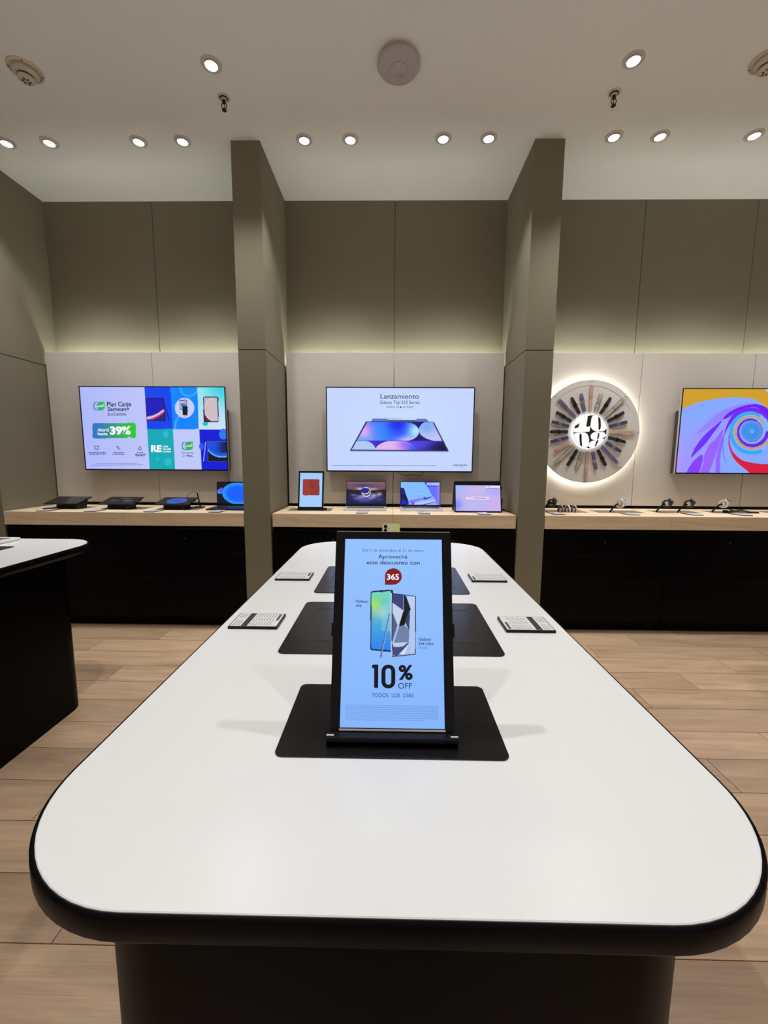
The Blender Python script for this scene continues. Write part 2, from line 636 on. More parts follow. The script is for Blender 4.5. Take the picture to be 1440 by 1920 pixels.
units = [(-3.341, -2.3015, 'black drawer unit of the left bay, under the leftmost tablets'),
         (-2.2985, -1.257, 'black drawer unit of the left bay under the blue-screen laptop'),
         (-1.008, 0.020, 'black drawer unit of the middle bay under the portrait display'),
         (0.024, 1.062, 'black drawer unit of the middle bay under the tented tablet'),
         (1.308, 2.360, 'black drawer unit of the right bay, under the standing bands'),
         (2.364, 3.408, 'black drawer unit of the right bay under the three dark and white watches'),
         (3.412, 4.456, 'black drawer unit at the far right edge of the right bay')]
for x0, x1, lab in units:
    t = thing('drawer_unit', lab, 'drawer unit', ((x0 + x1) / 2, 3.515, 0), group='black drawer units under the worktops')
    hw = (x1 - x0) / 2
    obj('cabinet_body', bx(-hw, hw, 0.02, 0.60, 0.10, 0.922), M['black'], t)
    obj('toe_kick', bx(-hw, hw, 0.085, 0.60, 0, 0.10), M['black'], t)
    for j, (z0, z1) in enumerate(((0.112, 0.465), (0.471, 0.685), (0.691, 0.897))):
        db = bx(-hw + 0.001, hw - 0.001, 0, 0.0195, z0, z1, bev=0.0012)
        box(db, -hw + 0.003, hw - 0.003, 0.0010, 0.0185, z1 - 0.0006, z1 + 0.0006, mi=1)  # thin strip carrying the painted top-edge highlight
        d = obj('drawer', db, [M['black'], M['lip_highlight']], t)
        if j == 2:
            lb = B()
            lathe(lb, [(0.006, 0.0), (0.006, 0.003), (0.004, 0.004), (0.0, 0.004)], 20, Matrix.Translation((0.0, 0.0, 0.813)) @ Matrix.Rotation(PI / 2, 4, 'X'))
            box(lb, -0.0006, 0.0006, -0.005, -0.0038, 0.810, 0.816)
            obj('lock', lb, M['dull_metal'], d, auto=True)


# ------------------------------------------------------------------ white display tables with black edge
def make_table(loc, lab):
    t = thing('display_table', lab, 'table', loc, group='white display tables')
    hw, L = 0.515, 2.108
    R = 0.21
    def ring(o, z):
        return [(x, y, z) for x, y in rrect(-hw - o, hw + o, -o, L + o, max(0.02, R + o), 16)]
    top = B()
    loft(top, [ring(-0.0005, TAB - 0.02), ring(-0.0005, TAB - 0.001), ring(-0.0018, TAB)])
    obj('tabletop', top, M['white_top'], t, auto=True)
    rm = B()
    rings = [ring(0.0002, TAB - 0.0188), ring(0.0002, TAB - 0.0012), ring(0.0014, TAB - 0.0006), ring(0.0040, TAB - 0.0022), ring(0.0056, TAB - 0.0055), ring(0.0060, TAB - 0.031), ring(0.0045, TAB - 0.034), ring(-0.019, TAB - 0.054), ring(-0.08, TAB - 0.054), ring(-0.08, TAB - 0.0205)]
    loft(rm, rings)
    obj('edge_band', rm, M['rim'], t, auto=True)
    bd = B()
    pts = [[(x, y, z) for x, y in rrect(-0.41, 0.41, 0.05, L - 0.11, 0.115, 12)] for z in (0.0, TAB - 0.0545)]
    loft(bd, pts)
    base = obj('pedestal', bd, M['black_soft'], t, auto=True)
    for s in (-1, 1):
        for y in (0.62, 1.36):
            obj('panel_joint', bx(s * 0.4095 - 0.0015, s * 0.4095 + 0.0015, y - 0.0015, y + 0.0015, 0.01, TAB - 0.06), M['mat_line'], base)
    return t


table = make_table((0.007, 0.397, 0), 'white display table in the middle with black edge, holding the tall discount display')
dup(table, (-2.292, 0.397, 0), 0, 'white display table cut off at the left with a pale tray on it')
for x, y, lab in ((3.35, 0.397, 'white table added unseen at the right for bounce light'), (-2.292, -3.4, 'white table added unseen behind, left, for bounce light'),
                  (0.007, -3.4, 'white table added unseen behind the middle one for bounce light'), (3.35, -3.4, 'white table added unseen behind, right, for bounce light')):
    dup(table, (x, y, 0), 0, lab)  # tables added out of view to bounce white light upwards


def make_mat(w_, d_, r, inset=True):
    t = thing('table_mat', '', 'mat', (0, 0, 0))
    bm_ = B()
    prism(bm_, rrect(-w_ / 2, w_ / 2, 0, d_, r, 6), 0, 0.0022)
    obj('pad', bm_, M['mat_black'], t)
    if inset:
        ln = B()
        x, y0, y1 = w_ / 2 - 0.045, 0.075, d_ - 0.07
        for a in ((-x, x, y0, y0 + 0.0018), (-x, x, y1, y1 + 0.0018), (-x, -x + 0.0018, y0, y1), (x - 0.0018, x, y0, y1)):
            box(ln, *a, 0.0018, 0.0026)
        obj('lid_outline', ln, M['mat_line'], t)
    return t


gm = 'black rubber mats on the white tables'
mt = make_mat(0.40, 0.228, 0.014, inset=False)
mt.location = (0.005, 0.641, TAB)
mt['label'], mt['group'] = 'small black mat under the tall discount display', gm
mt = make_mat(0.592, 0.393, 0.018)
mt.location = (0.004, 1.014, TAB)
mt['label'], mt['group'] = 'large black mat just behind the tall discount display', gm
dup(mt, (0.007, 1.507, TAB), 0, 'black mat farthest back on the middle table, under the yellow phone', gm)
dup(mt, (-2.409, 1.875, TAB), 0, 'black mat on the left table in front of the pale tray', gm)

# tray on the left table
t = thing('display_tray', 'flat pale tray with grey textured inlay on the left white table', 'tray', (-2.44, 2.13, TAB + 0.0026))
bm = B()
prism(bm, rrect(-0.18, 0.182, 0, 0.335, 0.012, 5), 0, 0.013)
obj('tray_body', bm, M['white_plastic'], t)
bm = B()
prism(bm, rrect(-0.145, 0.145, 0.03, 0.305, 0.006, 4), 0.0128, 0.0142)
obj('inlay', bm, mat('speckled_grey', (0.16, 0.16, 0.16), 0.5, noise=0.5, scale=150), t)


# ------------------------------------------------------------------ price cards
def card(name, loc, rz, w_, d_, lab, group, seed, stripe=None, title=True, th=0.008):
    """w_ = along the text's reading direction; printed in rows; frame black, card white"""
    t = thing(name, lab, 'price card', loc, rz, group)
    f = B()
    box(f, -w_ / 2, w_ / 2, -d_ / 2, d_ / 2, 0, th, bev=0.0012)
    obj('frame', f, M['plastic'], t)
    p = B()
    e = 0.0035
    box(p, -w_ / 2 + e, w_ / 2 - e, -d_ / 2 + e, d_ / 2 - e, th - 0.0005, th + 0.0006)
    pp = obj('card', p, M['paper'], t)
    rnd = random.Random(seed)
    q = B()
    z0, z1 = th + 0.0006, th + 0.0010
    x0, x1, y0, y1 = -w_ / 2 + 0.009, w_ / 2 - 0.009, -d_ / 2 + 0.009, d_ / 2 - 0.009
    if title:
        x = x0
        for _ in range(7):
            box(q, x, x + 0.0055, y1 - 0.008, y1, z0, z1)
            x += 0.0075
    def row(y, h, a, b_):
        x = a
        while x < b_ - 0.004:
            l_ = min(b_ - x, rnd.uniform(0.003, 0.011))
            box(q, x, x + l_, y, y + h, z0, z1, mi=1)
            x += l_ + 0.002
    ys = y1 - 0.018
    if stripe:
        box(q, -w_ / 2 + 0.004, w_ / 2 - 0.004, y0 + 0.028, y0 + 0.046, z0, z1, mi=0)
        while ys > y0 + 0.05:
            row(ys, 0.0022, x0, x0 + (x1 - x0) * 0.32)
            row(ys, 0.0022, x0 + (x1 - x0) * 0.4, x0 + (x1 - x0) * 0.66)
            row(ys, 0.0022, x0 + (x1 - x0) * 0.74, x1)
            ys -= 0.0085
        for yy in (y0 + 0.018, y0 + 0.010, y0 + 0.002):
            row(yy, 0.0024, x0, x0 + (x1 - x0) * 0.42)
            row(yy, 0.0024, x0 + (x1 - x0) * 0.55, x1)
    else:
        while ys > y0:
            row(ys, 0.0018, x0, x1 * 0.1)
            row(ys, 0.0018, x1 * 0.25, x1)
            ys -= 0.0085
    obj('print', q, [M['ink'], M['ink_grey']], pp)
    return t


gc = 'framed price cards lying on the middle white table'
card('price_card', (-0.406, 1.222, TAB), PI / 2 * 3, 0.108, 0.146, 'framed price card with dark stripe at the left edge of the middle table', gc, 1, stripe=True)
card('price_card', (-0.406, 1.717, TAB), PI / 2 * 3, 0.106, 0.144, 'framed price card without stripe, left edge of the middle table, farther back', gc, 2)
card('price_card', (0.414, 1.220, TAB), PI / 2, 0.108, 0.144, 'framed price card with dark stripe at the right edge of the middle table', gc, 3, stripe=True)
card('price_card', (0.412, 1.722, TAB), PI / 2, 0.106, 0.144, 'framed price card without stripe, right edge of the middle table, farther back', gc, 4)

gk = 'small price cards lying on the oak worktops'
for x, y, lab, rz in ((-3.02, 3.585, 'small price card in front of the leftmost tilted tablet', -0.05),
                      (-2.60, 3.585, 'small price card in front of the second tilted tablet from the left', -0.05),
                      (-2.08, 3.588, 'small price card in front of the tilted tablet showing a blue shape', -0.05),
                      (-1.52, 3.605, 'small price card in front of the blue-screen laptop', -0.05),
                      (-0.248, 3.610, 'small price card in front of the laptop showing a moon over clouds', -0.02),
                      (0.292, 3.600, 'small price card in front of the laptop showing a letter', 0.02),
                      (0.805, 3.590, 'small price card in front of the tented lilac-screen tablet', 0.05),
                      (1.455, 3.640, 'small price card left of the three standing bands', 0.05),
                      (2.095, 3.640, 'small price card right of the light-faced watch', 0.05),
                      (2.650, 3.665, 'small price card between the second black watch and the white watch', 0.05),
                      (3.070, 3.665, 'small price card in front of the bundle of black cables', 0.05)):
    card('price_card', (x, y, CTR), rz, 0.098, 0.145, lab, gk, int(x * 100), th=0.006)

# inlaid taupe pads in the worktops
gi = 'taupe inlay pads set in the oak worktops'
for x0, x1, y0, y1, lab in ((-3.17, -2.80, 3.70, 3.90, 'taupe inlay pad under the leftmost tilted tablet'),
                            (-2.66, -2.25, 3.70, 3.90, 'taupe inlay pad under the second tilted tablet from the left'),
                            (-2.15, -1.75, 3.70, 3.90, 'taupe inlay pad under the tilted tablet showing a blue shape'),
                            (-0.934, -0.543, 3.71, 3.895, 'taupe inlay pad under the portrait display with a red square'),
                            (1.33, 1.78, 3.735, 3.925, 'taupe inlay pad under the three standing bands'),
                            (1.875, 2.290, 3.735, 3.925, 'taupe inlay pad under the light-faced watch'),
                            (2.420, 2.810, 3.765, 3.940, 'taupe inlay pad under the two black watches'),
                            (2.930, 3.330, 3.765, 3.940, 'taupe inlay pad under the white watch and cables'),
                            (3.45, 3.86, 3.765, 3.940, 'taupe inlay pad at the far right end of the visible worktop')):
    bm = B()
    prism(bm, rrect(-(x1 - x0) / 2, (x1 - x0) / 2, 0, y1 - y0, 0.004, 3), 0.0, 0.0012)
    p = obj('inlay_pad', bm, M['mat_grey'])
    p.location = ((x0 + x1) / 2, y0, CTR)
    tag(p, lab, 'inlay pad', gi)

# ------------------------------------------------------------------ the tall discount display on the middle table
t = thing('portrait_display', 'tall black portrait display advertising 10% OFF on a blue screen', 'display', (0.006, 0.665, TAB + 0.0022))
tilt = Matrix.Translation((0, 0.016, 0.004)) @ Matrix.Rotation(math.radians(-18.4), 4, 'X')
W2, HH = 0.1115, 0.3725
f = B()
prism(f, rrect(-W2, W2, 0, HH, 0.003, 4), -0.016, 0.0, T=tilt @ Matrix.Rotation(PI / 2, 4, 'X') @ Matrix.Translation((0, 0, 0)))
obj('housing', f, M['plastic'], t)
SX0, SX1, SZ0, SZ1 = -0.0935, 0.0935, 0.0195, 0.3585
q = [(178, 180), (948, 183), (137, 1672), (985, 1675)]
A = Art(230, 400, q, (148, 194, 255))
A.put(np.clip((A.y - 250) / 1500, 0, 1), (132, 180, 255))
BL_ = (18, 28, 60)
DK = (4, 6, 18)
# drop-shaped red badge
A.ell(564, 495, 68, 68, (128, 20, 28))
A.poly([(497, 495), (564, 495), (564, 563), (497, 563)], (128, 20, 28))
# phones
A.poly([(382, 630), (392, 616), (548, 604), (562, 612), (566, 640), (552, 1100), (540, 1102), (392, 1090), (380, 1078)], (22, 30, 70))
gph = A.inside([(390, 640), (396, 628), (545, 616), (548, 640), (548, 1088), (400, 1080), (388, 1066)])
t1 = np.clip((A.y - 620) / 460, 0, 1)[..., None]
cph = np.array([120, 215, 190.]) * (1 - t1) + np.array([40, 130, 240.]) * t1
s2 = np.exp(-(((A.x - 405) / 60) ** 2 + ((A.y - 730) / 60) ** 2))[..., None]
cph = cph * (1 - s2) + np.array([150, 230, 90.]) * s2
s2 = np.exp(-(((A.x - 470) / 60) ** 2 + ((A.y - 790) / 50) ** 2))[..., None] * 0.6
cph = cph * (1 - s2) + np.array([200, 215, 190.]) * s2
A.put(gph, cph)
A.poly([(470, 745), (548, 690), (548, 945), (470, 935)], (150, 220, 240), a=0.35)
A.ell(471, 622, 9, 7, (10, 16, 30))
s24 = [(553, 632), (747, 655), (748, 1120), (553, 1142)]
A.poly([(546, 632), (556, 632), (556, 1142), (546, 1142)], (205, 222, 240))
A.poly(s24, (20, 24, 40))
A.poly([(558, 640), (741, 661), (742, 1114), (558, 1134)], (168, 188, 232))
A.poly([(558, 640), (645, 650), (645, 775), (560, 720)], (58, 66, 120))
A.poly([(650, 655), (668, 655), (715, 790), (715, 850), (650, 775)], (16, 20, 40))
A.poly([(668, 655), (741, 661), (741, 750), (720, 790)], (190, 205, 240))
A.poly([(560, 712), (648, 775), (612, 890), (560, 1000)], (196, 208, 238))
A.poly([(560, 790), (600, 890), (560, 1020)], (80, 96, 140))
A.poly([(645, 778), (690, 800), (655, 890), (610, 900)], (8, 8, 18))
A.poly([(690, 775), (720, 850), (690, 930), (660, 860)], (52, 64, 96))
A.poly([(655, 890), (695, 930), (690, 1030), (570, 1035), (612, 900)], (110, 128, 168))
A.poly([(560, 1035), (690, 1030), (660, 1110), (600, 1128), (560, 1130)], (60, 76, 120))
A.poly([(560, 1030), (690, 1024), (640, 1060), (570, 1062)], (190, 204, 232))
A.poly([(700, 770), (741, 740), (741, 1112), (700, 1118), (695, 930)], (176, 198, 240))
A.poly([(610, 1120), (690, 1040), (660, 1118)], (210, 224, 246))
A.ell(655, 658, 6, 6, (8, 8, 20))
A.poly([(531, 800), (540, 800), (541, 812), (476, 1130), (463, 1152), (462, 1130)], (60, 84, 132))
A.poly([(535, 805), (541, 812), (476, 1126), (470, 1130)], (150, 180, 214))
A.shape([(396, 1206), (406, 1200), (446, 1200), (446, 1377), (413, 1377), (413, 1228), (396, 1228)], DK)
# zero built as two outlines
zo = rrect(472, 584, 1200, 1380, 52, 10)
zi = rrect(505, 551, 1228, 1352, 22, 10)
n = len(zo)
vs = [A.inv(*p) for p in zo] + [A.inv(*p) for p in zi]
A.vec.append((vs, [(i, (i + 1) % n, n + (i + 1) % n, n + i) for i in range(n)], DK))
A.text('Del 1 de diciembre al 31 de enero', 315, 811, 262, 288, (70, 100, 160))
A.text('Aprovechá', 442, 675, 312, 356, BL_, 0.008)
A.text('este descuento con', 350, 775, 362, 396, BL_, 0.008)
A.text('365', 512, 610, 474, 524, (235, 240, 255), 0.03)
A.text('Galaxy', 262, 360, 690, 718, BL_, 0.012)
A.text('A06', 262, 310, 726, 746, BL_, 0.012)
A.text('Galaxy', 771, 872, 988, 1018, BL_, 0.012)
A.text('S24 Ultra', 771, 892, 1024, 1046, BL_, 0.012)
A.text('(256GB)', 771, 840, 1060, 1078, (70, 100, 160))
A.text('%', 610, 725, 1200, 1316, DK, 0.035)
A.text('OFF', 608, 718, 1337, 1382, BL_, 0.0)
A.text('TODOS  LOS  DÍAS', 393, 732, 1408, 1446, (30, 46, 90), 0.0)
for i in range(9):
    A.micro(183, 935 if i < 8 else 820, 1508 + i * 13.2, 4.2, (104, 142, 208), i)
scr = A.build('screen', SX1 - SX0, SZ1 - SZ0, t, tilt @ Matrix.Translation((0, -0.0004, (SZ0 + SZ1) / 2)), eps=0.00015)
bz = B()
for a in ((-W2 + 0.0005, SX0, 0.0, HH), (SX1, W2 - 0.0005, 0.0, HH), (SX0, SX1, SZ1, HH), (SX0, SX1, 0, SZ0)):
    box(bz, a[0], a[1], -0.0022, 0.0005, a[2], a[3], T=tilt)
obj('bezel', bz, M['plastic'], t)
for nm, a in (('bottom_trim', (SX0 - 0.001, SX1 + 0.001, -0.0042, -0.001, SZ0 - 0.004, SZ0 - 0.0015)), ('top_glint', (-W2 + 0.002, W2 - 0.002, -0.001, 0.004, HH, HH + 0.0012))):  # silver strip on the top edge paints its highlight
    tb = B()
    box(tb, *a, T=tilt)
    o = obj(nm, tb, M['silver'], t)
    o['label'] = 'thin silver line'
ft = B()
box(ft, -W2 - 0.0035, W2 + 0.0035, 0.0, 0.075, 0.0, 0.012, bev=0.002)
box(ft, -W2 - 0.0035, W2 + 0.0035, 0.0, 0.016, 0.0, 0.0185, bev=0.0015)
ft_o = obj('foot', ft, M['plastic'], t)
for s in (-1, 1):
    tb = B()
    x = s * (W2 - 0.003)
    box(tb, x - 0.0065, x + 0.0065, 0.004, 0.0075, 0.0175, 0.0193)
    obj('corner_clip', tb, M['silver'], ft_o)
    tb = B()
    box(tb, s * W2 - 0.004, s * W2 + 0.004, 0.004, 0.020, 0.175, 0.20, bev=0.0015, T=tilt)
    obj('side_catch', tb, M['plastic'], t)
st = B()
box(st, -0.05, 0.05, 0.02, 0.028, 0.01, 0.25, bev=0.002, T=rot('X', -14, (0, 0.02, 0.01)) @ Matrix.Translation((0, 0.02, 0)))
obj('rear_strut', st, M['plastic'], t)

# ------------------------------------------------------------------ yellow phone on its stand behind it
t = thing('phone', 'pale yellow phone with two stacked camera lenses, peeking over the discount display', 'phone', (0.003, 1.73, TAB + 0.0022))
Tp = Matrix.Translation((0, 0, 0.069)) @ Matrix.Rotation(math.radians(-12), 4, 'X')
bd = B()
prism(bd, rrect(-0.0375, 0.0375, 0, 0.1605, 0.0095, 8), -0.0083, 0.0, T=Tp @ Matrix.Rotation(PI / 2, 4, 'X'))
bo = obj('phone_body', bd, M['yellow'], t)
for z in (0.1475, 0.1305):
    l_ = B()
    lathe(l_, [(0.0078, 0.0), (0.0078, 0.0016), (0.0064, 0.0022), (0.0, 0.0022)], 24, Tp @ Matrix.Translation((-0.024, 0.0, z)) @ Matrix.Rotation(PI / 2, 4, 'X'))
    obj('camera_lens', l_, M['lens_black'], bo, auto=True)
l_ = B()
lathe(l_, [(0.002, 0.0), (0.002, 0.0008), (0.0, 0.0008)], 12, Tp @ Matrix.Translation((-0.009, 0.0, 0.1395)) @ Matrix.Rotation(PI / 2, 4, 'X'))
obj('flash', l_, M['lens_black'], bo)
t = thing('phone_stand', 'black post stand holding the pale yellow phone', 'stand', (0.003, 1.73, TAB + 0.0022))
sb = B()
lathe(sb, [(0.032, 0), (0.032, 0.004), (0.028, 0.006), (0.0, 0.006)], 32, Matrix.Translation((0, 0.03, 0)))
obj('base_plate', sb, M['plastic'], t, auto=True)
sb = B()
tube(sb, [(0, 0.03, 0.005), (0, 0.03, 0.08), (0, 0.028, 0.102)], 0.007, 12)
obj('post', sb, M['plastic'], t, auto=True)
sb = B()
box(sb, -0.02, 0.02, 0.0095, 0.016, 0.02, 0.07, bev=0.002, T=Tp)
obj('mount_head', sb, M['plastic'], t)


# ------------------------------------------------------------------ wall televisions
def tv(cx, lab, art):
    t = thing('television', lab, 'television', (cx, 4.0, 1.779), group='wall televisions')
    hw, hh = 0.699, 0.396
    f = B()
    box(f, -hw, hw, 0.0008, 0.022, -hh, hh, bev=0.002)
    bz_ = [(-hw, -hw + 0.010, -hh, hh), (hw - 0.010, hw, -hh, hh), (-hw + 0.01, hw - 0.01, hh - 0.009, hh), (-hw + 0.01, hw - 0.01, -hh, -hh + 0.013)]
    obj('housing', f, M['plastic'], t)
    f = B()
    for a in bz_:
        box(f, a[0], a[1], -0.002, 0.001, a[2], a[3])
    obj('bezel', f, M['plastic'], t)
    obj('side_trim', bx(-hw - 0.0012, -hw, -0.001, 0.02, -hh, hh), M['silver'], t)
    obj('side_trim', bx(hw, hw + 0.0012, -0.001, 0.02, -hh, hh), M['silver'], t)
    bk = B()
    box(bk, -hw + 0.012, hw - 0.012, 0.0225, 0.087, -hh + 0.004, 0.195, bev=0.004)
    obj('rear_housing', bk, mat('dark_grey_housing', (0.05, 0.045, 0.04), 0.5), t)
    art.build('screen', 2 * hw - 0.020, 2 * hh - 0.022, t, Matrix.Translation((0, 0, 0.002)), eps=0.0006)
    return t


# left: trade-in advertisement
A = Art(300, 170, [(88, 112), (1272, 125), (133, 778), (1292, 793)], (188, 196, 250))
A.put(np.clip(1 - (A.x - 100) / 500, 0, 1) * 0.5, (160, 172, 250))


def vx(x_top, x_bot):      # slanted vertical divider in the drawing grid
    return lambda y: x_top + (x_bot - x_top) * (y - 115) / 670


d0, d1, d2 = vx(619, 655), vx(832, 865), vx(1050, 1080)
def cell(a, b_, y0, y1, col):
    A.poly([(a(y0), y0), (b_(y0), y0), (b_(y1), y1), (a(y1), y1)], col)
hi_ = lambda y: 1400
cell(d0, d1, 100, 455, (10, 66, 236))
cell(d1, d2, 100, 458, (0, 132, 250))
cell(d2, hi_, 100, 461, (150, 228, 240))
mk = A.inside([(1050, 100), (1400, 100), (1400, 461), (1062, 461)])
A.put(mk * np.clip((330 - A.y) / 260, 0, 1) * np.clip((A.x - 1080) / 160, 0, 1), (24, 200, 214))
A.put(mk * np.clip((A.y - 200) / 240, 0, 1), (205, 222, 246))
cell(d0, d1, 455, 820, (10, 168, 182))
cell(d1, d2, 458, 820, (190, 200, 250))
cell(d2, hi_, 461, 820, (4, 22, 214))
# tablet with sweeping stripes
A.poly([(626, 205), (778, 205), (792, 388), (634, 388)], (10, 16, 60))
A.poly([(628, 212), (770, 212), (784, 380), (636, 380)], (30, 20, 190))
mk = A.inside([(628, 212), (770, 212), (784, 380), (636, 380)])
A.put(mk * (A.y > 340 - 0.0025 * (A.x - 620) ** 2), (40, 20, 120))
for k, c in enumerate(((90, 130, 240), (235, 225, 245), (235, 100, 140), (200, 60, 110), (50, 30, 120))):
    yy = 352 - 0.0026 * (A.x - 620) ** 2 + k * 9
    A.put(mk * (A.y > yy), c)
A.poly([(780, 262), (788, 262), (824, 385), (818, 390)], (8, 12, 60))
# circle with mascot-free device stack
for r_, c in ((140, (60, 170, 255)), (124, (0, 132, 250))):
    m0 = A.inside([(d1(100), 100), (d2(100), 100), (d2(458), 458), (d1(458), 458)])
    A.put(m0 * (np.hypot(A.x - 985, A.y - 120) < r_ - 60) * 0.8, c)
    A.put(m0 * (np.hypot(A.x - 1000, A.y - 440) < r_) * (A.x < 930), c)
A.ell(947, 286, 79, 81, (196, 206, 248))
A.poly([(906, 222), (968, 222), (966, 306), (908, 300)], (60, 50, 60))
A.poly([(912, 228), (962, 228), (960, 300), (913, 294)], (176, 190, 236))
A.poly([(918, 246), (962, 252), (956, 282), (920, 276)], (40, 110, 180))
A.poly([(944, 206), (952, 206), (954, 262), (946, 262)], (200, 140, 130))
A.poly([(930, 272), (974, 276), (970, 348), (930, 342)], (14, 14, 44))
A.poly([(946, 345), (954, 345), (954, 364), (946, 364)], (200, 140, 130))
# portrait phone, beige artwork
A.poly(rrect(1100, 1224, 198, 402, 10, 4), (36, 28, 60))
A.poly([(1108, 206), (1214, 204), (1218, 394), (1112, 396)], (196, 178, 196))
mk = A.inside([(1108, 206), (1214, 204), (1218, 394), (1112, 396)])
A.put(mk * (np.hypot((A.x - 1215) / 1.05, A.y - 300) < 104), (226, 206, 206))
A.put(mk * (np.hypot((A.x - 1215) / 1.05, A.y - 300) < 96), (206, 188, 196))
A.put(mk * (A.y > 345) * (np.hypot((A.x - 1215) / 1.05, A.y - 300) > 104), (90, 40, 50))
A.ell(1115, 412, 24, 20, (20, 190, 200), clip=(A.y > 400))
# lower right tablet
A.ell(1262, 500, 36, 44, (40, 120, 230))
A.ell(1080, 600, 18, 30, (30, 90, 230))
A.poly([(1128, 556), (1300, 560), (1300, 730), (1130, 726)], (70, 80, 120))
mk = A.inside([(1134, 562), (1300, 566), (1300, 722), (1136, 720)])
A.put(mk, (6, 10, 40))
e = np.hypot((A.x - 1250) / 1.0, (A.y - 545) / 1.0)
A.put(mk * (e < 148), (90, 170, 250))
A.put(mk * (e < 136) * (A.y < 760), (22, 80, 220))
A.put(mk * (e < 110) * np.clip((A.x - 1190) / 80, 0, 1), (14, 24, 90))
A.poly([(1112, 565), (1119, 565), (1100, 722), (1093, 722)], (150, 170, 240))
# teal cell bubbles
A.ell(792, 498, 22, 28, (40, 190, 205)); A.ell(806, 724, 30, 34, (40, 186, 200)); A.ell(718, 700, 14, 20, (30, 180, 196))
# logo marks
for cx, cy, k in ((246, 266, 1.0), (966, 594, 1.0)):
    tt = np.clip((A.x - cx + 45) / 90, 0, 1)[..., None]
    gc_ = np.array([20, 130, 190.]) * (1 - tt) + np.array([60, 200, 50.]) * tt
    o1 = A.inside(rrect(cx - 46, cx + 46, cy - 34, cy + 34, 22, 6)) - A.inside(rrect(cx - 38, cx + 38, cy - 27, cy + 27, 18, 6))
    A.put(np.clip(o1, 0, 1), gc_)
    A.put((np.hypot(A.x - cx - 12, A.y - cy) < 32).astype(float), gc_)
    A.put(A.inside([(cx + 20, cy - 34), (cx + 46, cy - 34), (cx + 46, cy - 5)]), (60, 200, 50))
# saving banner
mk = A.inside(rrect(188, 546, 404, 528, 16, 5))
tt = np.clip((A.x - 240) / 260, 0, 1)[..., None]
A.put(mk, np.array([46, 120, 190.]) * (1 - tt) + np.array([46, 196, 50.]) * tt)
A.poly([(470, 527), (510, 527), (490, 516)], (188, 196, 250))
K = (26, 20, 60)
Wt = (240, 244, 255)
A.text('Plan Canje', 311, 511, 232, 282, K, 0.02)
A.text('Samsung', 315, 492, 274, 316, K, 0.02)
A.text('EcoCambio', 316, 468, 318, 344, K, 0.01)
A.text('Ahorrá', 231, 325, 444, 472, Wt, 0.02)
A.text('hasta', 231, 312, 478, 502, Wt, 0.02)
A.text('39%', 332, 503, 430, 502, Wt, 0.05)
for cx, cy in ((246, 266), (966, 594)):
    for s in (-1, 1):
        y = cy - 5 * s
        A.shape([(cx - 6, y - 2), (cx + 30, y - 2), (cx + 30, y + 2), (cx - 6, y + 2)], Wt)
        x = cx + 12 + 20 * s
        A.shape([(x, y - 9), (x + 10 * s, y), (x, y + 9)], Wt)
# pictograms
A.shape([(202, 590), (240, 590), (240, 594), (202, 594)], K); A.shape([(202, 590), (206, 590), (206, 614), (202, 614)], K)
A.shape([(236, 590), (240, 590), (240, 614), (236, 614)], K); A.shape([(202, 612), (240, 612), (240, 616), (202, 616)], K); A.shape([(212, 621), (232, 621), (232, 624), (212, 624)], K)
A.shape([(383, 592), (390, 592), (398, 614), (393, 614)], K); A.shape([(390, 597), (416, 597), (414, 601), (392, 601)], K); A.shape([(395, 610), (414, 610), (414, 613), (395, 613)], K)
A.shape([(397, 618), (402, 618), (402, 625), (397, 625)], K); A.shape([(409, 618), (414, 618), (414, 625), (409, 625)], K)
A.shape([(574, 594), (577, 596), (563, 622), (559, 622)], K); A.shape([(574, 594), (578, 594), (592, 622), (588, 624)], K); A.shape([(560, 620), (592, 622), (592, 626), (560, 625)], K)
for x in (318, 490):
    A.shape([(x, 612), (x + 14, 612), (x + 14, 614), (x, 614)], (80, 80, 130))
for i, (x0, x1, y) in enumerate(((152, 302, 640), (158, 300, 653), (358, 448, 642), (350, 455, 655), (550, 604, 644), (535, 624, 657), (541, 618, 670))):
    A.micro(x0, x1, y, 6, (40, 36, 90), i)
A.micro(220, 550, 733, 4, (110, 116, 190), 21)
A.micro(174, 600, 747, 4, (110, 116, 190), 22)
A.text('RE', 668, 755, 586, 644, Wt, 0.05)
A.text('ciclá', 764, 808, 590, 606, Wt, 0.03)
A.text('círculá', 764, 831, 610, 627, Wt, 0.03)
A.text('novate', 764, 831, 634, 646, Wt, 0.03)
A.text('Tenemos', 914, 1018, 641, 660, (60, 60, 120), 0.0)
A.text('un', 926, 950, 672, 684, (60, 60, 120), 0.0)
A.text('Plan', 960, 1007, 668, 685, K, 0.03)
tv(-2.265, 'wall television in the left bay showing a blue and teal trade-in advertisement with 39%', A)

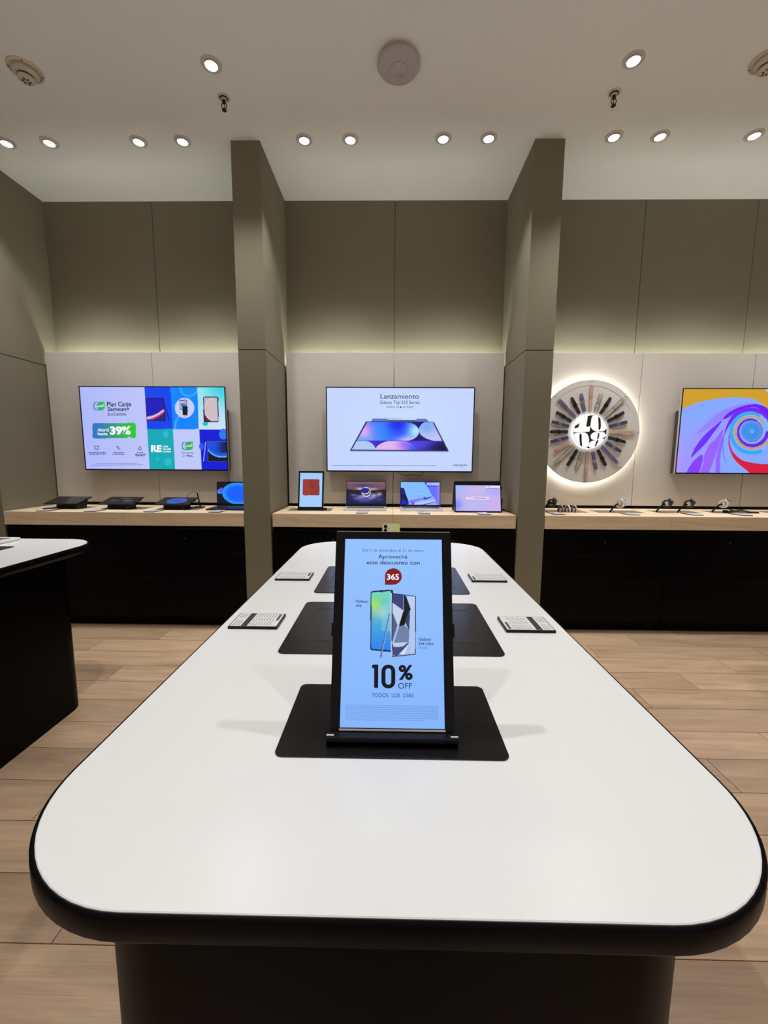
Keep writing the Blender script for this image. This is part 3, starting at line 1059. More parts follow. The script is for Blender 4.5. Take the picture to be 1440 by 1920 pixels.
# middle: tablet launch
A = Art(300, 170, [(104, 125), (1346, 128), (108, 828), (1328, 834)], (196, 212, 254))
A.put(np.clip(1 - np.hypot((A.x - 720) / 700, (A.y - 420) / 420), 0, 1) * 0.5, (200, 228, 255))
A.poly([(478, 408), (490, 384), (945, 384), (965, 408)], (92, 116, 190))
A.poly([(612, 385), (860, 385), (866, 396), (620, 396)], (196, 214, 250))
A.poly([(612, 396), (866, 396), (862, 405), (622, 405)], (14, 20, 60))
A.poly([(440, 406), (1000, 408), (1012, 416), (1134, 656), (1126, 670), (306, 666), (298, 656), (430, 414)], (30, 34, 90))
A.poly([(300, 656), (1133, 660), (1128, 670), (306, 666)], (120, 140, 200))
mk = A.inside([(446, 412), (998, 413), (1120, 654), (314, 648)])
base = np.zeros_like(A.c) + np.array([20, 16, 120.])
def gmix(base, cx, cy, rx, ry, col, p=1.0):
    w_ = np.exp(-(((A.x - cx) / rx) ** 2 + ((A.y - cy) / ry) ** 2))[..., None] * p
    return base * (1 - w_) + np.array(col, float) * w_
A.put(mk, base)
big = (((A.x - 765) / 118) ** 2 + ((A.y - 492) / 80) ** 2 < 1) | ((A.x < 765) & (A.y < 572))
cb = np.zeros_like(A.c) + np.array([30, 80, 250.])
cb = gmix(cb, 560, 500, 110, 200, (50, 130, 255))
cb = gmix(cb, 410, 500, 90, 110, (230, 170, 240))
cb = gmix(cb, 380, 570, 130, 40, (110, 170, 255))
cb = gmix(cb, 860, 490, 80, 90, (170, 235, 255))
cb = gmix(cb, 800, 570, 110, 40, (210, 190, 255))
cb = gmix(cb, 700, 430, 70, 60, (20, 40, 240))
A.put(mk * big, cb)
rt = ((A.x - 1080) / 198) ** 2 + ((A.y - 478) / 100) ** 2 < 1
cr_ = gmix(np.zeros_like(A.c) + np.array([190, 196, 250.]), 950, 450, 80, 60, (120, 170, 240))
A.put(mk * rt * (A.y < 578), cr_)
low = (A.y >= 572)
A.put(mk * low * (A.x < 860), (70, 40, 210))
A.put(mk * low * (A.x >= 520), gmix(gmix(np.zeros_like(A.c) + np.array([50, 40, 190.]), 900, 600, 150, 60, (80, 70, 235)), 1090, 640, 130, 70, (14, 8, 50)))
A.put(mk * low * (((A.x - 400) / 116) ** 2 + ((A.y - 655) / 86) ** 2 < 1), (176, 200, 246))
e = (((A.x - 690) / 178) ** 2 + ((A.y - 660) / 92) ** 2 < 1)
A.put(mk * low * e, gmix(gmix(np.zeros_like(A.c) + np.array([225, 180, 240.]), 760, 600, 60, 50, (190, 120, 230)), 850, 640, 80, 80, (60, 80, 240)))
A.put(mk * (A.y > 571) * (A.y < 575) * (A.x < 1080), (60, 60, 190))
K = (22, 22, 50)
A.text('Lanzamiento', 558, 883, 174, 216, K, 0.004)
A.text('Galaxy Tab S10 Series', 553, 888, 232, 268, (40, 40, 70), 0.004)
A.text('Galaxy AI', 607, 712, 274, 298, (80, 86, 120))
A.text('ya llegó', 744, 835, 274, 298, (80, 86, 120))
A.shape([(724, 284), (729, 277), (733, 284), (740, 287), (733, 290), (729, 296), (725, 290), (718, 287)], K)
A.text('samsung.com', 1174, 1288, 776, 796, (50, 50, 80), 0.01)
A.micro(146, 1030, 783, 5, (120, 130, 180), 5)
tv(0.082, 'wall television in the middle bay announcing Lanzamiento above a violet tablet', A)

# right: colour swirl
A = Art(330, 186, [(400, 200), (2241, 200), (300, 1235), (2141, 1235)], (132, 168, 255))
A.put(np.clip((A.y - 500) / 600, 0, 1) * np.clip(1 - (A.x - 300) / 500, 0, 1), (172, 150, 255))
S = lambda pts, c, a=1.0: A.poly(pts, c, 6, a)
S([(300, 100), (2300, 100), (2300, 900), (1800, 700), (1560, 560), (1400, 415), (1290, 335), (1170, 305), (1000, 300), (850, 312), (620, 350), (480, 400), (380, 440), (200, 480)], (206, 158, 40))
S([(1395, 200), (1500, 190), (1600, 330), (1500, 300)], (190, 190, 230))
S([(1440, 455), (1340, 395), (1200, 368), (1050, 385), (900, 430), (740, 510), (600, 640), (470, 780), (400, 1000), (360, 1260), (850, 1260), (855, 1000), (880, 850), (930, 730), (1000, 620), (1100, 530), (1240, 490), (1350, 520), (1420, 600), (1480, 640)], (160, 142, 255), 0.45)
S([(1300, 385), (1150, 378), (980, 420), (830, 490), (720, 590), (600, 700), (560, 760), (700, 680), (860, 590), (1000, 520)], (150, 96, 255), 0.45)
S([(1560, 560), (1460, 455), (1340, 390), (1220, 385), (1080, 420), (960, 480), (880, 560), (930, 555), (1050, 470), (1200, 420), (1330, 440), (1420, 560), (1440, 660), (1520, 700)], (104, 20, 240))
S([(1410, 560), (1350, 505), (1230, 480), (1120, 500), (1020, 570), (940, 680), (900, 760), (930, 640), (1010, 500), (1150, 430), (1300, 430), (1420, 500)], (116, 30, 246))
S([(870, 590), (780, 650), (660, 760), (570, 870), (510, 980), (488, 1050), (560, 980), (660, 880), (750, 760)], (112, 40, 248))
S([(620, 1010), (560, 1050), (490, 1130), (440, 1240), (575, 1240), (615, 1150), (638, 1050)], (132, 60, 250))
S([(890, 690), (800, 800), (720, 880), (660, 1000), (640, 1130), (600, 1250), (700, 1250), (770, 1080), (830, 900)], (150, 90, 250), 0.9)
S([(905, 740), (850, 850), (815, 980), (800, 1100), (800, 1250), (845, 1250), (850, 1080), (870, 930)], (146, 90, 250), 0.9)
# inner pale disc then the spiral bands
A.ell(1230, 745, 245, 262, (132, 176, 255))
cc = (1230, 712)
A.band(*cc, lambda t: 188 + 40 * t, lambda t: 232 + 70 * t, 300, 60, (40, 170, 248))
A.band(*cc, lambda t: 165 + 25 * t, lambda t: 195 + 35 * t + 30 * t * t, 330, 30, (190, 160, 110))
A.band(*cc, lambda t: 182 + 60 * t, lambda t: 186 + 68 * t, 300, 40, (170, 170, 250))
A.band(*cc, lambda t: 132 + 10 * t + 40 * t * t, lambda t: 152 + 40 * t + 40 * t * t, 300, 0, (100, 30, 236))
A.ell(1235, 712, 132, 132, (110, 140, 235))
A.ell(1232, 714, 122, 122, (60, 140, 240), soft=0.25)
A.ell(1240, 716, 40, 40, (100, 190, 255), soft=0.8)
A.band(1236, 708, lambda t: 130, lambda t: 136, 250, 470, (40, 30, 110))
S([(968, 720), (952, 800), (960, 900), (1000, 1020), (1070, 1110), (1180, 1200), (1280, 1260), (1700, 1300), (2100, 1200), (1900, 1080), (1600, 1110), (1400, 1120), (1250, 1105), (1120, 1070), (1020, 980), (970, 870)], (214, 20, 60))
S([(968, 720), (952, 800), (958, 900), (990, 1000), (1010, 990), (975, 880), (965, 800)], (190, 30, 140))
S([(1480, 560), (1620, 640), (1800, 800), (1900, 1000), (1750, 900), (1560, 780), (1480, 700)], (70, 150, 250))
S([(1600, 400), (1900, 480), (2200, 760), (2100, 1000), (1980, 760), (1780, 560)], (120, 60, 240))
A.band(1500, 900, lambda t: 612, lambda t: 617, 160, 190, (40, 60, 120))
tv(3.394, 'wall television in the right bay showing a purple, blue and gold colour swirl', A)

# cable loop hanging under the middle television
bm = B()
pts = catmull([(0.075, 4.03, 1.40), (0.095, 4.035, 1.365), (0.14, 4.03, 1.352), (0.2, 4.03, 1.358), (0.26, 4.03, 1.348), (0.30, 4.035, 1.36), (0.335, 4.03, 1.40)], 8)
tube(bm, pts, 0.0028)
tag(obj('power_cable', bm, M['cable'], auto=True), 'thin black cable loop hanging below the middle wall television', 'cable')

# ------------------------------------------------------------------ round backlit watch band display
DX, DY, DZ, DR = 1.862, 4.015, 1.771, 0.479
t = thing('round_display', 'large round backlit wall display board with watch bands around a lit clock', 'display board', (DX, DY, DZ))
RX = Matrix.Rotation(PI / 2, 4, 'X')
bm = B()
lathe(bm, [(DR, -0.014), (DR, -0.001), (DR - 0.001, 0.0)], 128, RX)
obj('board', bm, M['disc'], t, auto=True)
bm = B()
rings = []
for i in range(128):
    a = 2 * PI * i / 128
    rings.append([(r_ * math.cos(a), y, r_ * math.sin(a)) for r_, y in ((0.440, 0.016), (0.462, 0.016), (0.462, 0.022), (0.440, 0.022))])
loft(bm, rings, closed=True)
obj('halo_light', bm, M['led_halo'], t)
bm = B()
for a in (45, 135, 225, 315):
    box(bm, -0.02, 0.02, 0.014, 0.0748, -0.02, 0.02, T=Matrix.Translation((0.3 * math.cos(math.radians(a)), 0, 0.3 * math.sin(math.radians(a)))))
obj('wall_spacer', bm, M['plastic'], t)
for k, a in enumerate((90, 45, 0, -45, -90, -135, 135)):
    pg = B()
    for d in (-0.010, 0.010):
        x = 0.462 * math.cos(math.radians(a)) + d * 0.8
        z = 0.462 * math.sin(math.radians(a))
        lathe(pg, [(0.0028, 0), (0.0028, 0.004), (0, 0.004)], 8, Matrix.Translation((x, 0, z)) @ RX)
    obj('peg_pair', pg, M['plastic'], t)
# faint engraved arc near the rim
bm = B()
rings = []
for i in range(0, 60):
    a = math.radians(28 + 110 * i / 59)
    rings.append([(r_ * math.cos(a), y, r_ * math.sin(a)) for r_, y in ((0.425, 0.0), (0.4265, 0.0), (0.4265, -0.0012), (0.425, -0.0012))])
loft(bm, rings)
obj('engraved_arc', bm, M['strap_clear'], t)
bm = B()
lathe(bm, [(0.142, 0.004), (0.142, 0.024), (0.1, 0.024)], 64, RX)
obj('hub_drum', bm, M['led_hub'], t)
A = Art(190, 190, [(0, 200), (1220, 200), (0, 1424), (1220, 1424)], (255, 255, 252))
KK = (20, 20, 22)
for pts in ([(480, 232), (560, 205), (700, 205), (655, 250), (630, 310), (620, 400), (618, 590), (560, 620), (490, 632), (448, 605), (460, 500), (475, 380)],
            [(15, 690), (20, 600), (120, 545), (205, 490), (190, 570), (160, 655)],
            [(612, 590), (618, 590), (640, 665), (700, 740), (790, 785), (860, 798), (1060, 795), (1150, 770), (1215, 680), (1240, 812), (1200, 930), (1165, 860), (1110, 815), (860, 806), (760, 830), (690, 870), (645, 930), (640, 1000), (670, 1070), (740, 1110), (850, 1118), (720, 1145), (640, 1190), (605, 1240), (590, 1300), (598, 1200), (590, 1090), (560, 980), (510, 900), (440, 850), (330, 836), (160, 845), (60, 870), (-20, 930), (-20, 832), (280, 832), (590, 805)],
            [(480, 1440), (545, 1385), (580, 1330), (610, 1380), (690, 1440)],
            [(1060, 1070), (1120, 1045), (1200, 960), (1180, 1080)]):
    A.poly(pts, KK)
for pts in ([(870, 270), (900, 262), (940, 290), (975, 400), (998, 560), (992, 680), (970, 735), (940, 745), (915, 700), (905, 560), (890, 420)],
            [(235, 890), (265, 880), (295, 910), (310, 1000), (325, 1180), (350, 1320), (330, 1355), (300, 1350), (265, 1290), (235, 1130), (220, 960)],
            [(920, 860), (950, 855), (968, 880), (960, 980), (930, 1080), (900, 1080), (890, 1050), (905, 940)],
            [(895, 1115), (940, 1120), (935, 1180), (890, 1300), (850, 1355), (820, 1345), (840, 1260), (870, 1160)]):
    A.poly(pts, KK, 4)
# polar mesh so that the lit face is a true circle
nr, na = 60, 200
rr, aa = np.meshgrid(np.linspace(0, 1, nr), np.linspace(0, 2 * PI, na, endpoint=False), indexing='ij')
uu, vv = 0.5 + 0.5 * rr * np.cos(aa), 0.5 + 0.5 * rr * np.sin(aa)
ix = np.clip(np.rint(uu * 189).astype(int), 0, 189)
iy = np.clip(np.rint((1 - vv) * 189).astype(int), 0, 189)
co = np.stack([(uu - 0.5) * 0.304, 0 * uu, (vv - 0.5) * 0.304], -1).reshape(-1, 3).tolist()
fc = []
for i in range(nr - 1):
    for j in range(na):
        j2 = (j + 1) % na
        fc.append((i * na + j, (i + 1) * na + j, (i + 1) * na + j2, i * na + j2))
me = bpy.data.meshes.new('clock_face')
me.from_pydata(co, [], fc)
at_ = me.color_attributes.new('art', 'FLOAT_COLOR', 'POINT')
arr = np.ones((len(co), 4), np.float32)
arr[:, :3] = lin_np(A.c[iy, ix]).reshape(-1, 3)
at_.data.foreach_set('color', arr.ravel())
me.materials.append(M['screen'])
o = bpy.data.objects.new('clock_face', me)
C.objects.link(o)
o.parent = t
o.location = (0, -0.034, 0)
bm = B()
lathe(bm, [(0.1525, 0.0245), (0.1525, 0.0335), (0.1505, 0.0335), (0.1, 0.0335)], 64, RX)
obj('clock_rim', bm, M['white_plastic'], t)


def band_parts(long_, bmat, root, clear=False):
    """a watch band laid out radially along +x from its inner end, lying on the board (thickness towards -y)"""
    L = 0.243 if long_ else 0.172
    wd = 0.0168
    def strip(x0, x1, w0, w1, y0=0.0):
        b_ = B()
        n = 10
        rg = []
        for i in range(n + 1):
            s = i / n
            x = x0 + (x1 - x0) * s
            ww = w0 + (w1 - w0) * s
            yy = y0 + 0.004 * math.sin(PI * s) + 0.003
            if i == 0 or i == n:
                ww *= 0.86
            rg.append([(x, -yy, -ww), (x, -yy, ww), (x, -yy - 0.0035, ww * 0.9), (x, -yy - 0.0035, -ww * 0.9)])
        loft(b_, rg)
        return b_
    mid = L * 0.52
    obj('lower_strap', strip(0, mid + 0.006, wd, wd * 0.82), bmat, root, auto=True)
    obj('upper_strap', strip(mid - 0.006, L - (0.012 if long_ else 0.0), wd * 0.98, wd * 0.86, 0.003), bmat, root, auto=True)
    if clear:
        for s in (-1, 1):
            e_ = B()
            box(e_, 0.002, L - 0.012, -0.0095, -0.004, s * wd * 0.92 - 0.0012, s * wd * 0.92 + 0.0012)
            obj('edge_line', e_, M['strap_edge'], root)
    def buckle(x, w_):
        b_ = B()
        for a in ((x - 0.011, x + 0.011, w_ - 0.0032, w_), (x - 0.011, x + 0.011, -w_, -w_ + 0.0032), (x - 0.011, x - 0.0080, -w_, w_), (x + 0.0080, x + 0.011, -w_, w_)):
            box(b_, a[0], a[1], -0.0125, -0.0085, a[2], a[3])
        box(b_, x - 0.010, x + 0.010, -0.0135, -0.012, -0.0012, 0.0012)
        return b_
    if long_:
        obj('buckle', buckle(L - 0.009, wd * 1.15), M['silver'] if bmat is not M['strap_black'] else M['plastic'], root)
    else:
        obj('buckle', buckle(mid, wd * 1.18), M['silver'] if bmat is not M['strap_black'] else M['plastic'], root)
    kp = B()
    box(kp, mid + 0.03, mid + 0.036, -0.013, -0.002, -wd * 1.0, wd * 1.0, bev=0.0008)
    obj('keeper_loop', kp, bmat, root)


protos = {}
cname = {'r': ('rose', 'strap_rose'), 'k': ('black', 'strap_black'), 'n': ('navy', 'strap_navy'), 'p': ('purple', 'strap_purple'), 'c': ('grey see-through', 'strap_clear')}
clockpos = {90: 'pointing straight up at twelve o\'clock', 75: 'just right of the top one', 60: 'pointing up and right at one o\'clock', 45: 'pointing to the upper right corner',
            30: 'pointing right at two o\'clock', 15: 'just above the three o\'clock one', 0: 'pointing straight right at three o\'clock', -15: 'just below the three o\'clock one',
            -30: 'pointing right and down at four o\'clock', -45: 'pointing to the lower right corner', -60: 'pointing down and right at five o\'clock', -75: 'just right of the bottom one',
            -90: 'pointing straight down at six o\'clock', -105: 'just left of the bottom one', -120: 'pointing down and left at seven o\'clock', -135: 'pointing to the lower left corner',
            -150: 'pointing left and down at eight o\'clock', -165: 'just below the nine o\'clock one', 180: 'pointing straight left at nine o\'clock', 165: 'just above the nine o\'clock one',
            150: 'pointing left and up at ten o\'clock', 135: 'pointing to the upper left corner', 120: 'pointing up and left at eleven o\'clock', 105: 'just left of the top one'}
seq = [(90, 'r', 1), (75, 'c', 0), (60, 'k', 0), (45, 'c', 1), (30, 'k', 0), (15, 'n', 0), (0, 'r', 1), (-15, 'k', 0), (-30, 'n', 0), (-45, 'p', 1), (-60, 'k', 0), (-75, 'p', 0),
       (-90, 'r', 1), (-105, 'c', 0), (-120, 'k', 0), (-135, 'c', 1), (-150, 'r', 0), (-165, 'n', 0), (180, 'k', 0), (165, 'n', 0), (150, 'k', 0), (135, 'p', 1), (120, 'k', 0), (105, 'p', 0)]
for a, c, lg in seq:
    r0 = 0.186 if lg else 0.193
    ar = math.radians(a)
    pos = (DX + r0 * math.cos(ar), DY - 0.001, DZ + r0 * math.sin(ar))
    lab = cname[c][0] + ' watch band on the round board, ' + clockpos[a]
    key = (c, lg)
    if key not in protos:
        t = thing('watch_band', lab, 'watch band', pos, 0, 'watch bands fanned out on the round board')
        band_parts(bool(lg), M[cname[c][1]], t, c == 'c')
        protos[key] = t
    else:
        t = dup(protos[key], pos, 0, lab)
    t.rotation_euler = (0, -ar, 0)


# ------------------------------------------------------------------ tilted tablets on block stands
def tablet(loc, lab, art, rz=0.0):
    t = thing('tablet', lab, 'tablet', loc, rz, 'tablets lying tilted on block stands')
    T = Matrix.Translation((0, -0.03, 0.044)) @ Matrix.Rotation(math.radians(13.5), 4, 'X')
    b_ = B()
    prism(b_, rrect(-0.158, 0.158, 0, 0.205, 0.010, 5), 0, 0.0065, T=T)
    obj('tablet_body', b_, M['plastic'], t)
    art.build('screen', 0.302, 0.190, t, T @ Matrix.Translation((0, 0.1025, 0.0069)) @ Matrix.Rotation(-PI / 2, 4, 'X'), eps=0.0002)
    cl = B()
    box(cl, 0.146, 0.162, 0.12, 0.14, -0.006, 0.010, bev=0.002, T=T)
    obj('side_clip', cl, M['plastic'], t)
    return t


def block(loc, lab):
    t = thing('block_stand', lab, 'stand', loc, 0, 'black block stands under the tablets')
    b_ = B()
    pr = [(-0.012, 0.0), (0.11, 0.0), (0.13, 0.068), (-0.012, 0.038)]
    prism(b_, pr, -0.092, 0.092, T=Matrix(((0, 0, 1, 0), (1, 0, 0, 0), (0, 1, 0, 0), (0, 0, 0, 1))))
    obj('block', b_, M['plastic'], t)
    f_ = B()
    box(f_, -0.075, 0.075, -0.0135, -0.0118, 0.006, 0.03)
    obj('front_plate', f_, M['black'], t)
    return t


names = ['leftmost, almost dark', 'second from the left, with a dim cloudy picture', 'third from the left, showing a dim blue shape']
for i, (x, c0) in enumerate(((-2.985, None), (-2.485, None), (-1.975, None))):
    A = Art(70, 44, [(0, 0), (100, 0), (0, 60), (100, 60)], (20, 18, 22))
    if i == 0:
        A.poly([(40, 0), (100, 0), (100, 60), (62, 60)], (52, 48, 54))  # paler diagonal area paints a reflection onto the dark screen
    elif i == 1:
        A.ell(30, 30, 22, 9, (70, 56, 76), 0.5); A.ell(55, 12, 25, 6, (104, 92, 84), 0.6); A.ell(72, 34, 20, 12, (90, 78, 104), 0.7)
    else:
        A.ell(52, 30, 30, 24, (52, 92, 190)); A.ell(50, 30, 24, 16, (40, 76, 170), 0.5)
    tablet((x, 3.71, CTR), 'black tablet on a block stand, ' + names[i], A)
    block((x + (0.055 if i == 0 else 0.02), 3.695, CTR), 'black block stand under the tablet that is ' + names[i].split(',')[0])

# cable coil beside the first tablet, security tether post beside the third
bm = B()
tube(bm, catmull([(-3.14, 3.68, 1.045), (-3.10, 3.72, 1.044), (-3.04, 3.69, 1.05), (-3.08, 3.76, 1.06), (-3.12, 3.82, 1.085), (-3.10, 3.86, 1.105)], 8), 0.0035)
tube(bm, catmull([(-3.13, 3.665, 1.043), (-3.06, 3.668, 1.043), (-3.0, 3.69, 1.047), (-2.95, 3.72, 1.05)], 8), 0.006)
tag(obj('security_cable', bm, M['cable'], auto=True), 'black cable curled under the left end of the leftmost tablet', 'cable')

t = thing('tether_post', 'thin black slanted post with cable beside the third tilted tablet', 'security post', (-1.815, 3.90, CTR))
bm = B()
box(bm, -0.045, 0.04, -0.03, 0.02, 0, 0.011, bev=0.004)
obj('foot', bm, M['plastic'], t)
bm = B()
tube(bm, [(0.004, 0, 0.008), (-0.004, 0, 0.05), (-0.014, 0, 0.10), (-0.020, 0, 0.14)], [0.008, 0.0065, 0.0055, 0.005], 10)
obj('post', bm, M['plastic'], t, auto=True)
bm = B()
tube(bm, catmull([(-0.021, 0, 0.14), (-0.05, -0.01, 0.148), (-0.085, -0.03, 0.125), (-0.10, -0.05, 0.095), (-0.103, -0.08, 0.06), (-0.10, -0.09, 0.03)], 8), 0.002)
tube(bm, catmull([(0.02, -0.01, 0.006), (-0.05, -0.06, 0.012), (-0.11, -0.10, 0.008), (-0.15, -0.12, 0.02), (-0.10, -0.13, 0.03), (-0.06, -0.10, 0.02), (-0.12, -0.07, 0.012), (-0.16, -0.10, 0.04)], 8), 0.0035)
obj('tether_cable', bm, M['cable'], t, auto=True)


# ------------------------------------------------------------------ laptops
def laptop(loc, lab, art, rz=0.0, body='silver', W=0.388, Dp=0.25, Hs=0.247, lean=7):
    t = thing('laptop', lab, 'laptop', loc, rz, 'open laptops on the oak worktops')
    hw = W / 2
    b_ = B()
    prism(b_, rrect(-hw, hw, 0, Dp, 0.008, 5), 0.0015, 0.013)
    obj('base', b_, M[body], t)
    k_ = B()
    rows, cols = 5, 15
    kw = (W - 0.04) / cols
    for r_ in range(rows):
        for c_ in range(cols):
            x = -hw + 0.02 + c_ * kw
            y = Dp * 0.50 + r_ * 0.0185
            box(k_, x + 0.001, x + kw - 0.001, y, y + 0.0165, 0.0126, 0.0145)
    obj('keyboard', k_, M['keys'], t)
    p_ = B()
    box(p_, -0.055, 0.055, 0.012, Dp * 0.42, 0.0128, 0.0134)
    obj('touchpad', p_, M[body], t)
    T = Matrix.Translation((0, Dp + 0.002, 0.012)) @ Matrix.Rotation(math.radians(-lean), 4, 'X')
    h_ = B()
    tube(h_, [(-hw + 0.05, 0, 0), (hw - 0.05, 0, 0)], 0.0055, 10, T=T)
    obj('hinge', h_, M['plastic'], t, auto=True)
    l_ = B()
    prism(l_, rrect(-hw, hw, 0, Hs, 0.008, 5), -0.006, 0.0, T=T @ Matrix.Rotation(PI / 2, 4, 'X'))
    lid = obj('lid', l_, M[body], t)
    z_ = B()
    prism(z_, rrect(-hw + 0.001, hw - 0.001, 0.001, Hs - 0.001, 0.007, 5), 0, 0.0012, T=T @ Matrix.Rotation(PI / 2, 4, 'X'))
    obj('bezel', z_, M['plastic'], lid)
    art.build('screen', W - 0.014, Hs - 0.028, lid, T @ Matrix.Translation((0, -0.0016, Hs / 2 + 0.006)), eps=0.0002)
    return t


# laptop with moon
A = Art(110, 66, [(160, 215), (1235, 215), (140, 850), (1230, 850)], (130, 92, 104))
A.put(np.clip((A.y - 215) / 200, 0, 1), (104, 80, 96))
A.put(np.exp(-(((A.x - 640) / 260) ** 2 + ((A.y - 320) / 40) ** 2)), (60, 60, 116))
A.put(np.exp(-(((A.x - 520) / 90) ** 2 + ((A.y - 410) / 30) ** 2)), (190, 200, 210))
A.put(np.exp(-(((A.x - 880) / 120) ** 2 + ((A.y - 420) / 30) ** 2)), (190, 160, 165))
yy = 440 + 0.00012 * (A.x - 690) ** 2 * -1
A.put(np.clip((A.y - yy - 10) / 20, 0, 1), (30, 18, 34))
A.put(np.clip((A.y - 560) / 60, 0, 1), (26, 26, 70))
for x, y, rx, ry, c, p in ((330, 590, 80, 40, (120, 110, 180), .8), (560, 640, 140, 60, (160, 150, 215), .9), (900, 600, 110, 60, (180, 176, 226), .9), (1060, 560, 70, 50, (200, 180, 200), .9),
                           (430, 690, 130, 30, (140, 120, 190), .7), (640, 740, 200, 60, (80, 84, 200), .8), (820, 670, 120, 40, (150, 150, 220), .8), (1060, 700, 100, 50, (60, 60, 150), .8), (300, 780, 100, 60, (24, 24, 80), .8)):
    A.put(np.exp(-(((A.x - x) / rx) ** 2 + ((A.y - y) / ry) ** 2)) * p, c)
A.put(np.clip((A.y - 780) / 60, 0, 1), (14, 16, 56))
A.ell(692, 502, 132, 140, (210, 214, 250)); A.ell(692, 495, 116, 112, (44, 30, 60)); A.ell(678, 480, 105, 92, (214, 204, 214)); A.ell(660, 465, 110, 78, (28, 36, 130))
laptop((-0.2365, 3.735, CTR), 'silver laptop showing a moon over clouds, left of the worktop joint', A)
A = Art(110, 66, [(145, 215), (1230, 225), (140, 835), (1230, 835)], (96, 110, 250))
A.put(np.clip((A.x - 1100) / 130, 0, 1), (150, 130, 250))
A.poly([(130, 370), (230, 380), (290, 560), (370, 780), (300, 850), (120, 850)], (10, 16, 120))
A.poly([(140, 560), (300, 580), (350, 740), (240, 700)], (6, 6, 40))
A.ell(230, 770, 90, 60, (20, 30, 230), 0.4)
A.poly([(130, 210), (180, 210), (225, 375), (130, 370)], (130, 200, 250))
A.poly([(180, 210), (810, 215), (1010, 570), (1170, 850), (400, 850), (280, 540)], (132, 188, 255))
A.put(A.inside([(380, 720), (1060, 600), (1170, 850), (400, 850)]), (150, 170, 250))
A.poly([(380, 720), (760, 640), (760, 690), (420, 790)], (140, 110, 240)); A.poly([(430, 780), (560, 770), (540, 830), (440, 830)], (60, 90, 235))
A.poly([(770, 660), (790, 600), (830, 640), (1050, 600), (860, 690), (780, 695)], (30, 80, 170))
A.poly([(520, 790), (1100, 690), (1120, 730), (760, 810), (520, 830)], (176, 204, 252)); A.poly([(750, 830), (1110, 745), (1120, 752), (800, 838)], (20, 40, 150))
A.poly([(800, 215), (860, 235), (860, 310), (840, 300)], (40, 60, 200))
A.poly([(862, 236), (1225, 240), (1210, 312), (868, 306)], (164, 190, 252)); A.poly([(868, 312), (1210, 316), (1210, 328), (868, 326)], (30, 40, 120))
A.micro(400, 780, 590, 10, (110, 160, 240), 3); A.micro(600, 800, 470, 10, (112, 162, 240), 4); A.micro(930, 1005, 262, 10, (60, 70, 120), 8)
laptop((0.2855, 3.735, CTR), 'silver laptop showing a tilted letter on blue, right of the worktop joint', A)
A = Art(110, 70, [(1040, 62), (1672, 62), (1010, 400), (1665, 400)], (10, 12, 34))
A.ell(1350, 235, 250, 172, (30, 150, 250)); A.ell(1350, 235, 225, 155, (16, 96, 250), 0.3)
A.ell(1060, 205, 40, 36, (60, 130, 240)); A.ell(1095, 175, 32, 32, (96, 80, 220)); A.ell(1640, 330, 60, 60, (40, 30, 160), 0.6)
laptop((-1.470, 3.69, CTR), 'dark laptop with a bright blue blob screen, partly behind the left pillar', A, 0.0, 'plastic', W=0.40, Dp=0.25, Hs=0.232, lean=5)

# ------------------------------------------------------------------ tented tablet in a keyboard cover, with pen post
t = thing('tented_tablet', 'black tablet in a tented cover showing a lilac screen on the middle worktop', 'tablet', (0.781, 3.675, CTR + 0.0022))
T = Matrix.Rotation(math.radians(-15), 4, 'X')
bm = B()
prism(bm, rrect(-0.206, 0.206, 0, 0.262, 0.010, 5), -0.007, 0.0, T=T @ RX)
tb_ = obj('tablet_body', bm, M['plastic'], t)
A = Art(110, 66, [(150, 222), (1040, 222), (175, 765), (1078, 765)], (186, 182, 240))
A.put(np.exp(-(((A.x - 170) / 180) ** 2 + ((A.y - 240) / 130) ** 2)), (150, 186, 255))
A.put(np.exp(-(((A.x - 200) / 90) ** 2 + ((A.y - 640) / 120) ** 2)), (132, 140, 250))
A.put(np.exp(-(((A.x - 560) / 200) ** 2 + ((A.y - 330) / 90) ** 2)) * .7, (212, 186, 224))
A.put(np.exp(-(((A.x - 1000) / 200) ** 2 + ((A.y - 620) / 160) ** 2)) * .8, (214, 172, 236))
A.put(np.exp(-(((A.x - 950) / 150) ** 2 + ((A.y - 350) / 70) ** 2)) * .8, (164, 164, 250))
A.ell(403, 494, 36, 30, (240, 220, 244)); A.poly(rrect(446, 838, 462, 524, 28, 6), (228, 206, 240))
A.poly([(750, 226), (1038, 226), (1030, 278), (755, 278)], (226, 216, 252)); A.poly([(757, 281), (1028, 281), (1026, 290), (760, 290)], (70, 60, 120))
A.micro(520, 775, 486, 14, (130, 100, 150), 9); A.micro(800, 845, 244, 10, (90, 80, 140), 2); A.ell(398, 494, 12, 10, (190, 160, 210))
A.build('screen', 0.398, 0.232, t, T @ Matrix.Translation((0, -0.0006, 0.128)), eps=0.0002)
bm = B()
prism(bm, rrect(-0.208, 0.206, 0, 0.288, 0.012, 5), -0.008, 0.0, T=Matrix.Translation((-0.003, 0.168, 0.001)) @ Matrix.Rotation(math.radians(19), 4, 'X') @ RX)
obj('cover_flap', bm, M['keys'], t)
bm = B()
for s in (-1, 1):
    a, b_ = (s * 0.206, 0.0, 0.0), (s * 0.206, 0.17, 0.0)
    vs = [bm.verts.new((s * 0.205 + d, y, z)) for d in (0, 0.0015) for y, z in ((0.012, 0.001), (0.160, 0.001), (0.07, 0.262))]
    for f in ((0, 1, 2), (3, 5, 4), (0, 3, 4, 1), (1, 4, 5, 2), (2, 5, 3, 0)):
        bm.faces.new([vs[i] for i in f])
obj('side_shade_panel', bm, M['plastic'], t)  # dark side sheets paint the shade inside the tent
bm = B()
